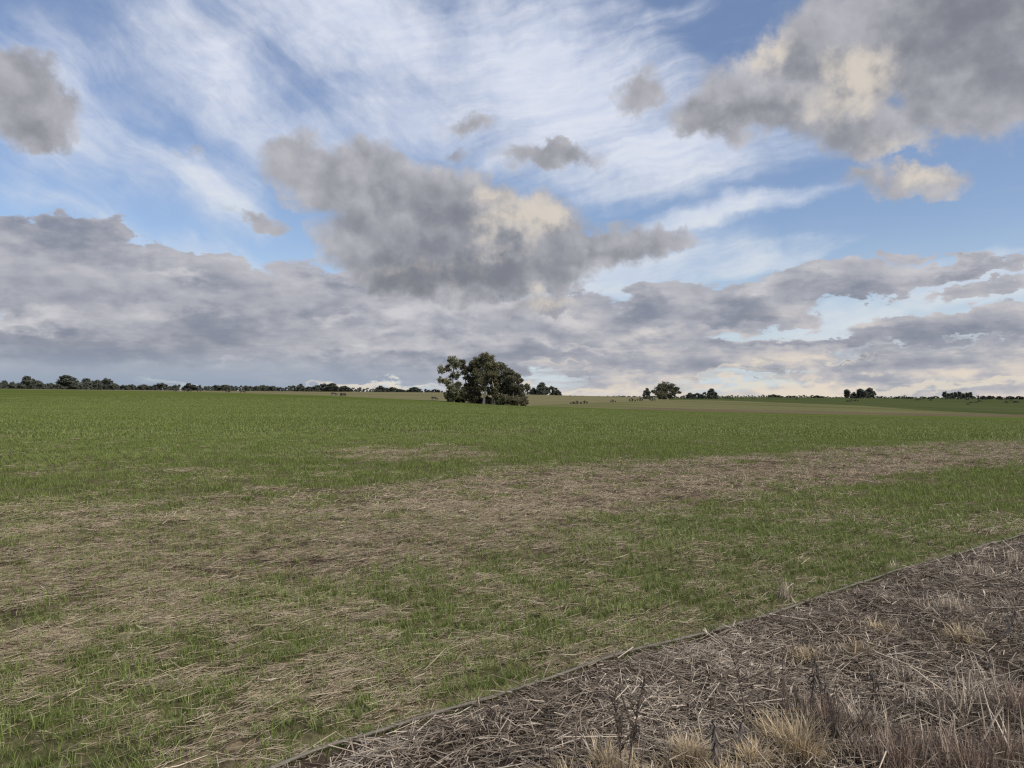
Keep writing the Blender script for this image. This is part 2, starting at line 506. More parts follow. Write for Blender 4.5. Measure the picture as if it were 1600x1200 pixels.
def green(x, y):
    x = np.asarray(x, float); y = np.asarray(y, float)
    px, d = depth_of(x, np.maximum(y, 0.3))
    row = YH + F * EYE / np.maximum(d, 0.5)
    wob = (vn(x, y, 2.6, 41, 3) - 0.5)
    lr = np.log(np.maximum(row - YH, 0.01))
    lr2 = lr + wob * 0.26
    lt = np.log(np.interp(px, BPX, BTOP) - YH); lb = np.log(np.interp(px, BPX, BBOT) - YH)
    band = sst(lr2, lt - 0.06, lt + 0.05) * (1 - sst(lr2, lb - 0.14, lb + 0.16))
    mid = (lr - lt) / np.maximum(lb - lt, 0.05)
    gin = np.interp(px, [0, 350, 650, 900, 1300], [0.52, 0.44, 0.24, 0.19, 0.26]) * np.interp(mid, [0, 0.35, 0.75, 1], [1.7, 1.4, 0.6, 0.6])
    below = np.interp(px, [0, 300, 600, 900, 1300, 1600], [0.64, 0.70, 0.78, 0.88, 0.96, 1.0])
    patch = vn(x, y, 1.1, 51, 3, 0.6)
    below = below + (patch - 0.5) * np.interp(px, [0, 700, 1300], [1.7, 1.3, 0.6])
    above = 0.95 - 0.55 * np.exp(-(((px - 640) / 150) ** 2 + ((row - 709) / 12) ** 2)) - 0.25 * np.exp(-(((px - 740) / 120) ** 2 + ((row - 678) / 5) ** 2)) - 0.3 * np.exp(-(((px - 250) / 330) ** 2 + ((row - 738) / 12) ** 2))
    out = np.where(lr > (lt + lb) / 2, below, above)
    g = out * (1 - band) + gin * band
    g = g + (vn(x, y, 0.45, 61, 2) - 0.5) * 0.5 * np.where(row > 690, 1, 0.35) * (1 - 0.5 * band)
    return np.clip(g, 0.02, 1)


# ------------------------------------------------------------------ ground sheets
def ground_material(name):
    m = bpy.data.materials.new(name)
    m.use_nodes = True
    nt = m.node_tree
    t = T(nt)
    return m, nt, t, nt.nodes['Principled BSDF']


def mat_crop():
    m, nt, t, b = ground_material('crop_ground')
    geo = t.n('ShaderNodeNewGeometry')
    pos = geo.outputs['Position']
    at = t.n('ShaderNodeAttribute', attribute_name='green')
    fa = t.n('ShaderNodeAttribute', attribute_name='closed')       # closed sward of the far crop
    fine = t.noise(pos, 26, 7, 0.75)
    mid = t.noise(pos, 2.2, 4, 0.6)
    straw = t.mix(t.noise(pos, 40, 3, 0.6), (0.15, 0.115, 0.080), (0.34, 0.275, 0.19))
    soil = t.mix(fine, (0.024, 0.019, 0.015), (0.062, 0.049, 0.037))
    base = t.mix(t.mul(t.step(t.add(t.mul(fine, 0.6), t.mul(mid, 0.4)), 0.42, 0.62), 0.75), soil, straw)
    mp = t.n('ShaderNodeMapping'); t.put(mp.inputs[0], pos)
    mp.inputs[2].default_value = (0, 0, math.radians(-54)); mp.inputs[3].default_value = (0.02, 0.3, 0.3)
    rows = t.noise(mp.outputs[0], 1.0, 4, 0.6)
    sw = t.n('ShaderNodeMapping'); t.put(sw.inputs[0], pos); sw.inputs[3].default_value = (0.012, 0.05, 0.05)
    swath = t.noise(sw.outputs[0], 1.0, 5, 0.6)
    gr = t.mix(t.step(swath, 0.36, 0.64), (0.064, 0.086, 0.021), (0.085, 0.106, 0.031))
    gr = t.mix(t.step(rows, 0.52, 0.75), gr, (0.104, 0.122, 0.043))
    under = t.mix(fine, (0.035, 0.04, 0.016), (0.10, 0.115, 0.045))
    c = t.mix(t.mul(t.step(t.add(at.outputs['Fac'], t.mul(t.sub(mid, 0.5), 0.5)), 0.35, 0.95), 0.6), base, under)
    c = t.mix(fa.outputs['Fac'], c, gr)
    t.put(b.inputs['Base Color'], c)
    b.inputs['Roughness'].default_value = 1.0
    b.inputs['Specular IOR Level'].default_value = 0.0
    bp = t.n('ShaderNodeBump'); bp.inputs['Strength'].default_value = 0.8; bp.inputs['Distance'].default_value = 0.02
    t.put(bp.inputs['Height'], fine); t.put(b.inputs['Normal'], bp.outputs[0])
    return m


def mat_verge():
    m, nt, t, b = ground_material('verge_ground')
    pos = t.n('ShaderNodeNewGeometry').outputs['Position']
    fine = t.noise(pos, 22, 6, 0.7)
    mp = t.n('ShaderNodeMapping'); t.put(mp.inputs[0], pos); mp.inputs[2].default_value = (0, 0, 0.6); mp.inputs[3].default_value = (0.25, 1.4, 1)
    fib = t.noise(mp.outputs[0], 60, 3, 0.6)
    c = t.mix(fine, (0.020, 0.015, 0.012), (0.070, 0.054, 0.042))
    c = t.mix(t.mul(t.step(fib, 0.52, 0.76), 0.6), c, (0.17, 0.136, 0.106))
    t.put(b.inputs['Base Color'], c)
    b.inputs['Roughness'].default_value = 0.95; b.inputs['Specular IOR Level'].default_value = 0.1
    bp = t.n('ShaderNodeBump'); bp.inputs['Strength'].default_value = 1.0; bp.inputs['Distance'].default_value = 0.02
    t.put(bp.inputs['Height'], fine); t.put(b.inputs['Normal'], bp.outputs[0])
    return m


def mat_field(name, c1, c2, c3, sx=0.006, sy=0.05, rot=0.0):
    m, nt, t, b = ground_material(name)
    pos = t.n('ShaderNodeNewGeometry').outputs['Position']
    mp = t.n('ShaderNodeMapping'); t.put(mp.inputs[0], pos)
    mp.inputs[2].default_value = (0, 0, rot); mp.inputs[3].default_value = (sx, sy, 0.05)
    a = t.noise(mp.outputs[0], 1.0, 6, 0.62)
    f = t.noise(pos, 0.6, 5, 0.7)
    c = t.mix(t.step(a, 0.34, 0.62), c1, c2)
    c = t.mix(t.step(f, 0.5, 0.75), c, c3)
    t.put(b.inputs['Base Color'], c)
    b.inputs['Roughness'].default_value = 1.0; b.inputs['Specular IOR Level'].default_value = 0.0
    return m


M_CROP = mat_crop()
M_VERGE = mat_verge()
M_STUB = mat_field('stubble', (0.118, 0.112, 0.060), (0.155, 0.142, 0.083), (0.095, 0.096, 0.045))
M_STUB2 = mat_field('grassy_stubble', (0.085, 0.092, 0.040), (0.128, 0.124, 0.064), (0.075, 0.086, 0.034))
M_BROWN = mat_field('bare_strip', (0.088, 0.074, 0.047), (0.115, 0.098, 0.062), (0.070, 0.074, 0.034))
M_PAST = mat_field('pasture', (0.042, 0.056, 0.022), (0.068, 0.080, 0.036), (0.048, 0.064, 0.025))

FA = np.linspace(-0.78, 0.78, 540)
BACK = np.linspace(0.78, 2 * math.pi - 0.78, 50)[1:-1]
AZS = np.concatenate([FA, BACK])
rr = [0.25, 0.6, 1.0, 1.4, 1.8, 2.1]
r_ = 2.35
while r_ < 60: rr.append(r_); r_ *= 1.0095
while r_ < 1400: rr.append(r_); r_ *= 1.015
while r_ < 12000: rr.append(r_); r_ *= 1.12
RR = np.array(rr)
na, nr = len(AZS), len(RR)
GX = RR[:, None] * np.sin(AZS)[None, :]
GY = RR[:, None] * np.cos(AZS)[None, :]
GZ = height(GX, GY)
GG = green(GX, GY)
GR = np.hypot(GX, GY)
GC = sst(GR, 95, 200)
i0, j0 = np.meshgrid(np.arange(nr - 1), np.arange(na), indexing='ij')
j1 = (j0 + 1) % na
QF = np.stack([i0 * na + j0, i0 * na + j1, (i0 + 1) * na + j1, (i0 + 1) * na + j0], -1).reshape(-1, 4)
QF = QF[:, ::-1]
V = np.stack([GX, GY, GZ], -1).reshape(-1, 3)
cx, cy = V[QF].mean(1)[:, 0], V[QF].mean(1)[:, 1]
fpx, fd = depth_of(cx, cy)
wob = (vn(cx, cy, 30, 5, 2) - 0.5)
fd1 = np.interp(fpx, KPX, D1); fd2 = np.interp(fpx, KPX, D2)
_, fs = border(cx, cy)
zone = np.zeros(len(QF), int)                                    # crop
zone[(fd < 60) & (fs < 0)] = 1                                   # verge
zone[fd > fd1] = 2
right = fpx > 830
zone[(fd > fd1) & (fd < fd2) & right] = 3
zone[(fd > fd1) & (fd < np.minimum(fd1 * 1.12 + wob * 20, fd2)) & (fpx > 1010 + wob * 150)] = 5
zone[(fd > fd2) & (fpx > 1045) & (fd < 6000)] = 4
zone[(fd > 640) & (fpx > 900)] = 4
zone[(fd > 900)] = 4
names = {0: ('crop_field', M_CROP), 1: ('verge', M_VERGE), 2: ('stubble_field', M_STUB), 3: ('grassy_field', M_STUB2), 4: ('pasture', M_PAST), 5: ('bare_field_edge', M_BROWN)}
for zi, (nm, mt) in names.items():
    q = QF[zone == zi]
    if not len(q): continue
    used, inv = np.unique(q, return_inverse=True)
    me = mesh_np(nm, V[used], inv.reshape(-1, 4), [mt], {'green': GG.ravel()[used], 'closed': GC.ravel()[used]}, smooth=True)
    tag(link(nm, me), kind='structure')
# the disc under the camera's feet
cv = [(0, 0, float(height(0.0, 0.01)))] + [tuple(V[j]) for j in range(na)]
me = mesh_np('footing', np.array(cv), np.array([(0, 1 + (j + 1) % na, 1 + j) for j in range(na)]), [M_VERGE])
tag(link('verge', me), kind='structure')

# ------------------------------------------------------------------ trees
def mat_leaf(name, c_dark, c_light, trans=0.25):
    m = bpy.data.materials.new(name)
    m.use_nodes = True
    nt = m.node_tree; t = T(nt)
    b = nt.nodes['Principled BSDF']
    at = t.n('ShaderNodeAttribute', attribute_name='tint')
    oi = t.n('ShaderNodeObjectInfo')
    c = t.mix(at.outputs['Fac'], c_dark, c_light)
    hs_ = t.n('ShaderNodeHueSaturation')
    t.put(hs_.inputs['Color'], c)
    t.put(hs_.inputs['Value'], t.mad(oi.outputs['Random'], 0.35, 0.82))
    t.put(hs_.inputs['Hue'], t.mad(oi.outputs['Random'], 0.03, 0.485))
    t.put(b.inputs['Base Color'], hs_.outputs[0])
    b.inputs['Roughness'].default_value = 0.6
    b.inputs['Specular IOR Level'].default_value = 0.25
    if trans:
        tr = t.n('ShaderNodeBsdfTranslucent'); t.put(tr.inputs[0], hs_.outputs[0])
        mx_ = t.n('ShaderNodeMixShader'); mx_.inputs[0].default_value = trans
        nt.links.new(b.outputs[0], mx_.inputs[1]); nt.links.new(tr.outputs[0], mx_.inputs[2])
        nt.links.new(mx_.outputs[0], nt.nodes['Material Output'].inputs['Surface'])
    return m


def mat_bark(name, c1, c2):
    m = bpy.data.materials.new(name)
    m.use_nodes = True
    t = T(m.node_tree); b = m.node_tree.nodes['Principled BSDF']
    pos = t.n('ShaderNodeTexCoord').outputs['Object']
    mp = t.n('ShaderNodeMapping'); t.put(mp.inputs[0], pos); mp.inputs[3].default_value = (6, 6, 1.2)
    t.put(b.inputs['Base Color'], t.mix(t.noise(mp.outputs[0], 1.5, 5, 0.65), c1, c2))
    b.inputs['Roughness'].default_value = 0.9
    return m


M_LEAF = mat_leaf('leaf_grove', (0.095, 0.094, 0.056), (0.185, 0.178, 0.105))
M_LEAF_D = mat_leaf('leaf_dark', (0.076, 0.078, 0.052), (0.150, 0.148, 0.092))
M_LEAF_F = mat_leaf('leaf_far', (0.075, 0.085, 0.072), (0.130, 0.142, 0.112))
M_BARK = mat_bark('bark', (0.10, 0.085, 0.065), (0.22, 0.19, 0.15))
M_BARK_P = mat_bark('bark_pale', (0.20, 0.18, 0.15), (0.38, 0.35, 0.30))


def tubes(paths, sides=6):
    """paths: list of (points (n,3), radii (n)) -> verts, quads"""
    vs, fs, off = [], [], 0
    for pts, rad in paths:
        pts = np.asarray(pts, float); n = len(pts)
        d = np.gradient(pts, axis=0)
        d /= np.linalg.norm(d, axis=1, keepdims=True) + 1e-9
        ref = np.where(np.abs(d[:, 2:3]) > 0.9, np.array([[1., 0, 0]]), np.array([[0, 0, 1.]]))
        u = np.cross(d, ref); u /= np.linalg.norm(u, axis=1, keepdims=True) + 1e-9
        v_ = np.cross(d, u)
        th = np.arange(sides) / sides * 2 * math.pi
        ring = pts[:, None, :] + np.asarray(rad)[:, None, None] * (np.cos(th)[None, :, None] * u[:, None, :] + np.sin(th)[None, :, None] * v_[:, None, :])
        vs.append(ring.reshape(-1, 3))
        a = np.arange(n - 1)[:, None] * sides + np.arange(sides)[None, :]
        b_ = np.arange(n - 1)[:, None] * sides + (np.arange(sides)[None, :] + 1) % sides
        fs.append(np.stack([a, b_, b_ + sides, a + sides], -1).reshape(-1, 4) + off)
        off += n * sides
    return np.concatenate(vs), np.concatenate(fs)


def cards(cen, size, rg, tint=None, flat=0.0):
    """leaf sprays: bent six-cornered faces with random facing"""
    n = len(cen)
    nrm = rg.normal(size=(n, 3)); nrm[:, 2] += flat
    nrm /= np.linalg.norm(nrm, axis=1, keepdims=True)
    a = np.cross(nrm, rg.normal(size=(n, 3))); a /= np.linalg.norm(a, axis=1, keepdims=True) + 1e-9
    b_ = np.cross(nrm, a)
    s = np.asarray(size).reshape(n, 1)
    ratio = rg.uniform(0.35, 0.75, (n, 1))
    p0 = cen - a * s
    p1 = cen - a * s * 0.2 + b_ * s * ratio + nrm * s * 0.15
    p2 = cen + a * s - nrm * s * 0.2
    p3 = cen + a * s * 0.1 - b_ * s * ratio + nrm * s * 0.15
    v_ = np.stack([p0, p1, p2, p3], 1).reshape(-1, 3)
    f = np.arange(n * 4).reshape(n, 4)
    tr = np.concatenate([f[:, [0, 1, 2]], f[:, [0, 2, 3]]])
    tint = rg.uniform(0, 1, n) if tint is None else tint
    return v_, tr, np.repeat(tint, 4)


def tree_meshes(seed, h, lobes, trunk_r, leaf, density=1.0, bare=0.15, fork=0.3, lean=0.0, sides=6):
    """lobes: (x, z, r) crown masses in metres; returns trunk and crown meshes data"""
    rg = np.random.default_rng(seed)
    paths = []
    base = np.array([0, 0, -0.3])
    topl = max(lobes, key=lambda l: l[1])
    tip = np.array([topl[0] * 0.9, 0, topl[1]])
    n = 9
    tt = np.linspace(0, 1, n)
    main = base + (tip - base) * tt[:, None] + np.stack([np.cumsum(rg.normal(0, 0.02 * h, n)) * tt, np.cumsum(rg.normal(0, 0.02 * h, n)) * tt, 0 * tt], -1)
    main[:, 0] += lean * tt
    paths.append((main, trunk_r * (1 - tt) ** 0.7 + 0.02 + trunk_r * 0.5 * np.exp(-tt * 18)))
    cen, siz, tin = [], [], []
    for (lx, lz, lr) in lobes:
        ly = rg.uniform(-1, 1) * lr * 0.9
        c = np.array([lx, ly, lz])
        k = np.clip((lz - lr * 1.2) / (tip[2]), fork * 0.4, 0.85)
        st_ = np.array([np.interp(k, tt, main[:, q]) for q in range(3)])
        s5 = np.linspace(0, 1, 6)
        limb = st_ + (c - st_) * s5[:, None]
        limb[:, 2] += np.sin(s5 * math.pi) * 0.08 * np.linalg.norm(c - st_)
        limb += rg.normal(0, 0.04, (6, 3)) * lr * s5[:, None]
        paths.append((limb, trunk_r * 0.42 * (1 - s5 * 0.8) * (1 - k * 0.4)))
        # twig clusters inside the lobe
        nc = max(5, int(13 * density))
        dirs = rg.normal(size=(nc, 3)); dirs /= np.linalg.norm(dirs, axis=1, keepdims=True)
        cc = c + dirs * lr * rg.uniform(0.35, 1.0, (nc, 1)) * np.array([1, 1, 0.85])
        for q in range(nc):
            if rg.uniform() < bare: continue
            s4 = np.linspace(0, 1, 4)
            tw = c + (cc[q] - c) * s4[:, None] + rg.normal(0, 0.05, (4, 3)) * lr
            paths.append((tw, trunk_r * 0.13 * (1 - s4 * 0.7) + 0.01))
            m_ = max(6, int(rg.uniform(20, 48) * density))
            rad = lr * rg.uniform(0.22, 0.46)
            o = rg.normal(size=(m_, 3)) * rad * np.array([0.6, 0.6, 0.45])
            cen.append(cc[q] + o)
            siz.append(rg.uniform(0.6, 1.35, m_) * leaf)
            tin.append(np.clip(rg.uniform(0, 1) * 0.55 + rg.uniform(0, 0.5, m_), 0, 1))
    heavy = [p for p in paths if len(p[0]) > 4]; fine_ = [p for p in paths if len(p[0]) <= 4]
    tv, tf = tubes(heavy, sides)
    if fine_:
        v2, f2 = tubes([(p[::3], r_q[::3]) for p, r_q in fine_], 3)
        tf = np.concatenate([tf, f2 + len(tv)]); tv = np.concatenate([tv, v2])
    cv_, cf, ct = cards(np.concatenate(cen), np.concatenate(siz), rg, np.concatenate(tin), 0.4)
    return (tv, tf), (cv_, cf, ct)


def make_tree(name, data, leaf_mat, bark_mat):
    (tv, tf), (cv_, cf, ct) = data
    root = bpy.data.objects.new(name, None)
    root.empty_display_size = 0.5
    C.objects.link(root)
    link('trunk', mesh_np('trunk', tv, tf, [bark_mat], smooth=True), root)
    link('crown', mesh_np('crown', cv_, cf, [leaf_mat], {'tint': ct}), root)
    return root


def copy_tree(o, name=None):
    c = o.copy(); C.objects.link(c)
    for ch in o.children:
        k = ch.copy(); C.objects.link(k); k.parent = c
    return c


def at_px(px, d):
    x = (px - 800) / F * d
    return x, d, float(height(x, d))


# --- the grove: each tree drawn by its own crown masses, photograph pixels relative to its foot, at its own distance
GROVE = [
    # px, row of foot, depth, lobes (px, row, r px), trunk radius m, density, bare, bark, label, leaf
    (709, 628.5, 236, [(706, 562, 8), (699, 575, 8), (691, 577, 7), (712, 571, 8), (690, 593, 7), (699, 597, 7), (707, 590, 8), (714, 601, 7), (704, 607, 7), (713, 585, 6), (709, 614, 8), (701, 617, 7), (714, 612, 7), (706, 621, 7), (717, 620, 7)], 0.32, 0.8, 0.18, 0, 'open crowned tree standing apart at the left end of the field grove', 0),
    (734, 628, 238, [(723, 563, 5), (722, 571, 6), (727, 580, 6), (732, 575, 7), (737, 567, 7), (731, 590, 7), (738, 597, 8), (728, 603, 7), (735, 610, 9), (725, 612, 8), (730, 619, 8), (739, 618, 8)], 0.28, 0.8, 0.15, 0, 'slim forked tree second from the left in the field grove', 0),
    (756, 630.5, 235, [(748, 560, 8), (757, 557, 8), (765, 560, 8), (742, 566, 7), (752, 570, 10), (763, 571, 10), (771, 569, 6), (746, 581, 9), (758, 583, 10), (768, 585, 9), (749, 595, 9), (761, 597, 9), (745, 606, 8), (756, 605, 7)], 0.42, 1.0, 0.1, 1, 'tallest tree of the field grove with a pale straight trunk', 0),
    (773, 630, 233, [(772, 592, 7), (775, 601, 6), (772, 609, 6), (776, 616, 5), (770, 583, 7)], 0.25, 0.9, 0.1, 1, 'narrow tree with hanging yellowish foliage in the middle of the field grove', 3),
    (783, 631, 237, [(779, 571, 7), (786, 573, 7), (776, 581, 8), (788, 584, 8), (781, 591, 10), (791, 597, 9), (780, 604, 9), (788, 609, 9), (793, 587, 6)], 0.36, 1.0, 0.08, 0, 'broad dark tree right of the tallest one in the field grove', 1),
    (801, 631.5, 234, [(801, 581, 6), (806, 588, 7), (798, 590, 8), (811, 593, 6), (803, 600, 9), (812, 604, 7), (797, 607, 8), (808, 612, 8), (800, 617, 8)], 0.34, 1.0, 0.08, 0, 'sloping dark tree at the right end of the field grove', 1),
    (817, 632, 236, [(816, 604, 5), (823, 601, 4), (825, 604, 3), (815, 613, 6), (817, 621, 6)], 0.18, 0.9, 0.15, 0, 'small leaning tree on the right edge of the field grove', 1),
    (741, 629.5, 241, [(741, 589, 8), (739, 578, 8), (744, 572, 7), (738, 603, 8), (745, 612, 8)], 0.27, 0.9, 0.1, 0, 'leafy tree half hidden behind the tallest tree of the field grove', 0),
    (768, 630, 241, [(770, 575, 8), (768, 588, 9), (772, 600, 9), (766, 609, 8)], 0.3, 0.9, 0.1, 0, 'tree filling the gap behind the pale trunk of the field grove', 1),
    (791, 631, 242, [(793, 578, 7), (796, 586, 8), (792, 600, 9), (796, 612, 9)], 0.28, 0.9, 0.1, 0, 'dark tree in the back row at the right of the field grove', 1),
]
M_LEAF_Y = mat_leaf('leaf_yellowish', (0.075, 0.078, 0.038), (0.16, 0.155, 0.085))
LEAVES = [M_LEAF, M_LEAF_D, M_LEAF_F, M_LEAF_Y]
for gi, (px, row, d, lob, tr, den, bare, bk, lab, lf) in enumerate(GROVE):
    k = d / F
    L = [((a - px) * k, (row - b_) * k, r_ * k * 1.0) for a, b_, r_ in lob]
    hh = max(l[1] for l in L)
    o = make_tree('grove_tree', tree_meshes(100 + gi, hh, L, tr, 0.25, den * 1.6, bare * 0.7), LEAVES[lf], M_BARK_P if bk else M_BARK)
    x, y, z = at_px(px, d)
    o.location = (x, y, z)
    tag(o, lab, 'tree', 'trees of the field grove')


def shrub_data(seed, wdt, hgt, leaf, den=1.0):
    rg = np.random.default_rng(seed)
    L = []
    n = 7
    for i in range(n):
        r = hgt * rg.uniform(0.26, 0.40)
        L.append((rg.uniform(-0.5, 0.5) * (wdt - r), rg.uniform(r * 0.7, hgt - r), r))
    return tree_meshes(seed, hgt, L, 0.08, leaf, den, 0.05, 0.1)


UNDER = [(712, 629, 243, 3.2, 2.3, 'low dark bush under the open crowned tree at the left end of the grove'),
         (724, 629.5, 244, 3.4, 2.6, 'dark bush in the shade beneath the slim forked tree'),
         (737, 630, 244, 3.6, 2.8, 'dark bush left of the pale trunk of the tallest grove tree'),
         (750, 630, 245, 3.4, 2.6, 'bush in the shade just behind the pale trunk of the grove'),
         (764, 631, 245, 3.4, 2.6, 'bush in the shade between the pale trunk and the yellowish tree'),
         (780, 632, 233, 3.6, 3.4, 'rounded bush in front of the broad dark grove tree'),
         (793, 632.5, 232, 3.8, 3.6, 'rounded bush in front of the sloping dark grove tree'),
         (806, 633, 232, 3.6, 3.4, 'bush at the foot of the right end of the grove'),
         (817, 633, 233, 2.4, 2.9, 'outermost bush on the right edge of the grove'),
         (701, 627, 239, 2.0, 2.4, 'outermost bush on the left edge of the grove')]
for i, (px, row, d, wd, hg, lab) in enumerate(UNDER):
    o = make_tree('undergrowth_bush', shrub_data(200 + i, wd, hg, 0.24, 1.2), M_LEAF_D if i not in (5, 6, 7, 8) else M_LEAF, M_BARK)
    x, y, z = at_px(px, d); o.location = (x, y, z)
    tag(o, lab, 'bush', 'undergrowth of the field grove')


# --- templates for the far trees, one metre per unit of height after scaling
def unit_tree(seed, spread, nl, bare, leaf, base=0.25, den=0.85):
    rg = np.random.default_rng(seed)
    L = []
    for i in range(nl):
        a = i / max(1, nl - 1)
        z = 10 * (base + (0.88 - base) * a)
        wd = spread * 10 * math.sqrt(max(0.05, 1 - (2 * a - 0.9) ** 2)) * 0.5
        r = 10 * rg.uniform(0.13, 0.19)
        for q_ in (-0.85, -0.1, 0.7):
            L.append(((q_ + rg.uniform(-0.25, 0.25)) * max(0.1, wd - r * 0.8), z - r * 0.4, r * rg.uniform(0.85, 1.1)))
    return tree_meshes(seed, 10, L, 0.28, leaf, den, bare, 0.2, sides=5)


TPL = {}
for key, args in {'round': (301, 1.0, 7, 0.04, 0.5, 0.08), 'round2': (302, 0.9, 8, 0.05, 0.5, 0.10), 'wide': (303, 1.5, 6, 0.03, 0.55, 0.06),
                  'tall': (304, 0.55, 8, 0.1, 0.38, 0.3), 'open': (305, 1.0, 6, 0.3, 0.36, 0.35), 'bush': (306, 1.8, 5, 0.01, 0.6, 0.02), 'bush2': (307, 2.4, 5, 0.01, 0.65, 0.02),
                  'pole': (308, 0.42, 6, 0.15, 0.40, 0.42)}.items():
    TPL[key] = tree_meshes, args
TREE_PROTO = {}


def far_tree(kind, px, top, base, width, d, label, group, cat='tree', name='far_tree'):
    """a tree at depth d whose top and foot stand at these picture rows, width in picture pixels"""
    if kind not in TREE_PROTO:
        o = make_tree(name, unit_tree(*TPL[kind][1]), M_LEAF_F, M_BARK)
        me = o.children[[c.name.startswith('crown') for c in o.children].index(True)].data
        co = np.empty(len(me.vertices) * 3, np.float32); me.vertices.foreach_get('co', co); co = co.reshape(-1, 3)
        TREE_PROTO[kind] = (o, float(np.percentile(co[:, 2], 99.5)), float(np.percentile(co[:, 0], 99) - np.percentile(co[:, 0], 1)))
        fresh = True
    else:
        fresh = False
    p, ph, pw = TREE_PROTO[kind]
    o = p if fresh else copy_tree(p)
    o.name = name
    x = (px - 800) / F * d
    z = float(height(x, d))
    ztop = EYE - d * (top - YH) / F
    zb = min(z, EYE - d * (base - YH) / F)
    hh = max(0.6, ztop - zb)
    ww = width / F * d
    o.location = (x, d, zb)
    o.scale = (ww / pw, ww / pw, hh / ph)
    o.rotation_euler = (0, 0, random.choice((0, math.pi)) + random.uniform(-0.35, 0.35))
    tag(o, label, cat, group)
    return o


LG = 'trees of the long tree line on the left horizon'
LINE = [  # px, top row, width, kind
    (5, 595, 17, 'round'), (19, 597, 14, 'wide'), (44, 588.5, 25, 'round'), (58, 595, 18, 'round2'), (78, 599, 20, 'wide'), (104, 587, 30, 'round2'), (121, 595, 18, 'round'),
    (137, 592, 26, 'round'), (152, 594, 16, 'round2'), (167, 592, 24, 'wide'), (180, 600, 16, 'round'), (205, 601, 18, 'wide'), (224, 601, 18, 'round2'), (251, 599, 26, 'wide'),
    (296, 599, 18, 'round'), (338, 602, 18, 'wide'), (352, 601.5, 20, 'round2'), (410, 602, 20, 'wide'), (469, 600, 13, 'round'), (505, 600, 28, 'wide'), (519, 599, 20, 'round2'),
    (538, 603, 18, 'round'), (595, 603, 16, 'round'), (613, 605, 15, 'open'), (648, 605, 20, 'round2')]
SPECIAL = {44: 'tall rounded tree near the left end of the horizon tree line', 104: 'tallest and broadest tree of the left horizon tree line',
           167: 'flat topped tree at the right of the four taller trees on the left horizon', 137: 'round tree just right of the tallest tree on the left horizon',
           469: 'small round headed tree poking up alone from the middle of the tree line', 505: 'wide tree forming the highest hump in the middle of the tree line',
           519: 'tree joined to the right of the highest hump of the tree line', 595: 'round tree topping the low thin stretch left of the grove', 648: 'last round tree of the tree line before the grove',
           5: 'first tree at the left edge of the picture on the horizon', 251: 'broad low tree above the left part of the straw coloured strip'}
random.seed(11)
for px, top, wd, kd in LINE:
    d = random.uniform(600, 650)
    far_tree(kd, px, top, 611.5, wd, d, SPECIAL.get(px, 'medium dark tree standing above the bushes of the left horizon tree line'), LG)
for px in np.arange(-12, 690, 7.5):
    top = np.interp(px, [0, 90, 170, 230, 400, 540, 570, 690], [599, 599, 601, 602, 603.6, 604.5, 607, 608.6]) + random.uniform(-1.3, 1.6)
    far_tree(random.choice(['bush', 'bush2', 'wide', 'round']), float(px) + random.uniform(-3, 3), top, 612, random.uniform(11, 19), random.uniform(585, 680),
             'low dark bush filling the long tree line on the left horizon', 'bushes of the left horizon tree line', 'bush', 'far_bush')
MG = 'small trees right of the grove'
for px, top, wd, kd, lab in [(826, 607, 18, 'bush', 'bushy tree just right of the grove on the straw coloured crest'), (834, 606, 12, 'round', 'second bushy tree right of the grove on the crest'), (847, 598, 17, 'round2', 'tallest round tree of the small group right of the grove'),
                             (862, 604, 20, 'wide', 'spreading tree beside the tallest one of the small group right of the grove'), (873, 610.5, 10, 'round', 'smallest round tree ending the small group right of the grove')]:
    far_tree(kd, px, top, 618, wd, 590 + (px % 7) * 4, lab, MG)
far_tree('round', 1011, 607, 624, 13, 470, 'small round tree standing left of the big domed tree', None)
CL = [(1078, 614, 15, 'round'), (1068, 618, 12, 'bush'), (1090, 614.5, 20, 'wide'), (1101, 613, 20, 'bush'), (1112, 607.5, 14, 'round2'), (1118, 615, 10, 'round')]
LABC = ['round tree at the left of the dark thicket', 'low bush at the left foot of the dark thicket', 'wide tree in the middle of the dark thicket', 'bush in the right half of the dark thicket', 'tallest tree of the dark thicket right of the domed tree', 'last small tree on the right of the dark thicket']
for (px, top, wd, kd), lab in zip(CL, LABC):
    far_tree(kd, px, top, 623.8, wd, 560 + px % 5 * 4, lab, 'dark thicket right of the domed tree')
# big domed tree
px0, d0 = 1041, 440
k = d0 / F
L = [((a - px0) * k, (624.5 - b_) * k, r_ * k) for a, b_, r_ in [(1041, 602, 7), (1033, 604, 6), (1049, 604, 6), (1028, 609, 5), (1055, 609, 5), (1036, 610, 7), (1046, 610, 7), (1027, 616, 5), (1035, 617, 7), (1044, 617, 7), (1052, 615, 5),
                                                                 (1021, 612, 3.2), (1062, 613.5, 2.6), (1030, 621, 4), (1039, 621, 4), (1048, 621, 4), (1059, 608, 3)]]
o = make_tree('domed_tree', tree_meshes(150, 11, L, 0.45, 0.36, 1.3, 0.04), M_LEAF_D, M_BARK)
o.location = at_px(px0, d0)
tag(o, 'big domed tree standing alone right of the grove on the field boundary', 'tree')
# boundary hedge from the grove to the domed tree
HG = 'bushes along the field boundary'
random.seed(5)
for px, row, hpx in [(895, 631, 2.8), (901, 630.5, 3.6), (914, 630, 3.4), (957, 627.2, 2.4), (987, 625.6, 3.0), (1001, 624.6, 2.8), (1019, 624.2, 2.8)]:
    d = float(np.interp(px, KPX, D2))
    far_tree(random.choice(['bush', 'bush2']), px, row - hpx * 1.15, row + 0.6, hpx * 3.4, d, 'small bush in the dark hedge along the field boundary leading to the domed tree', HG, 'bush', 'hedge_bush')
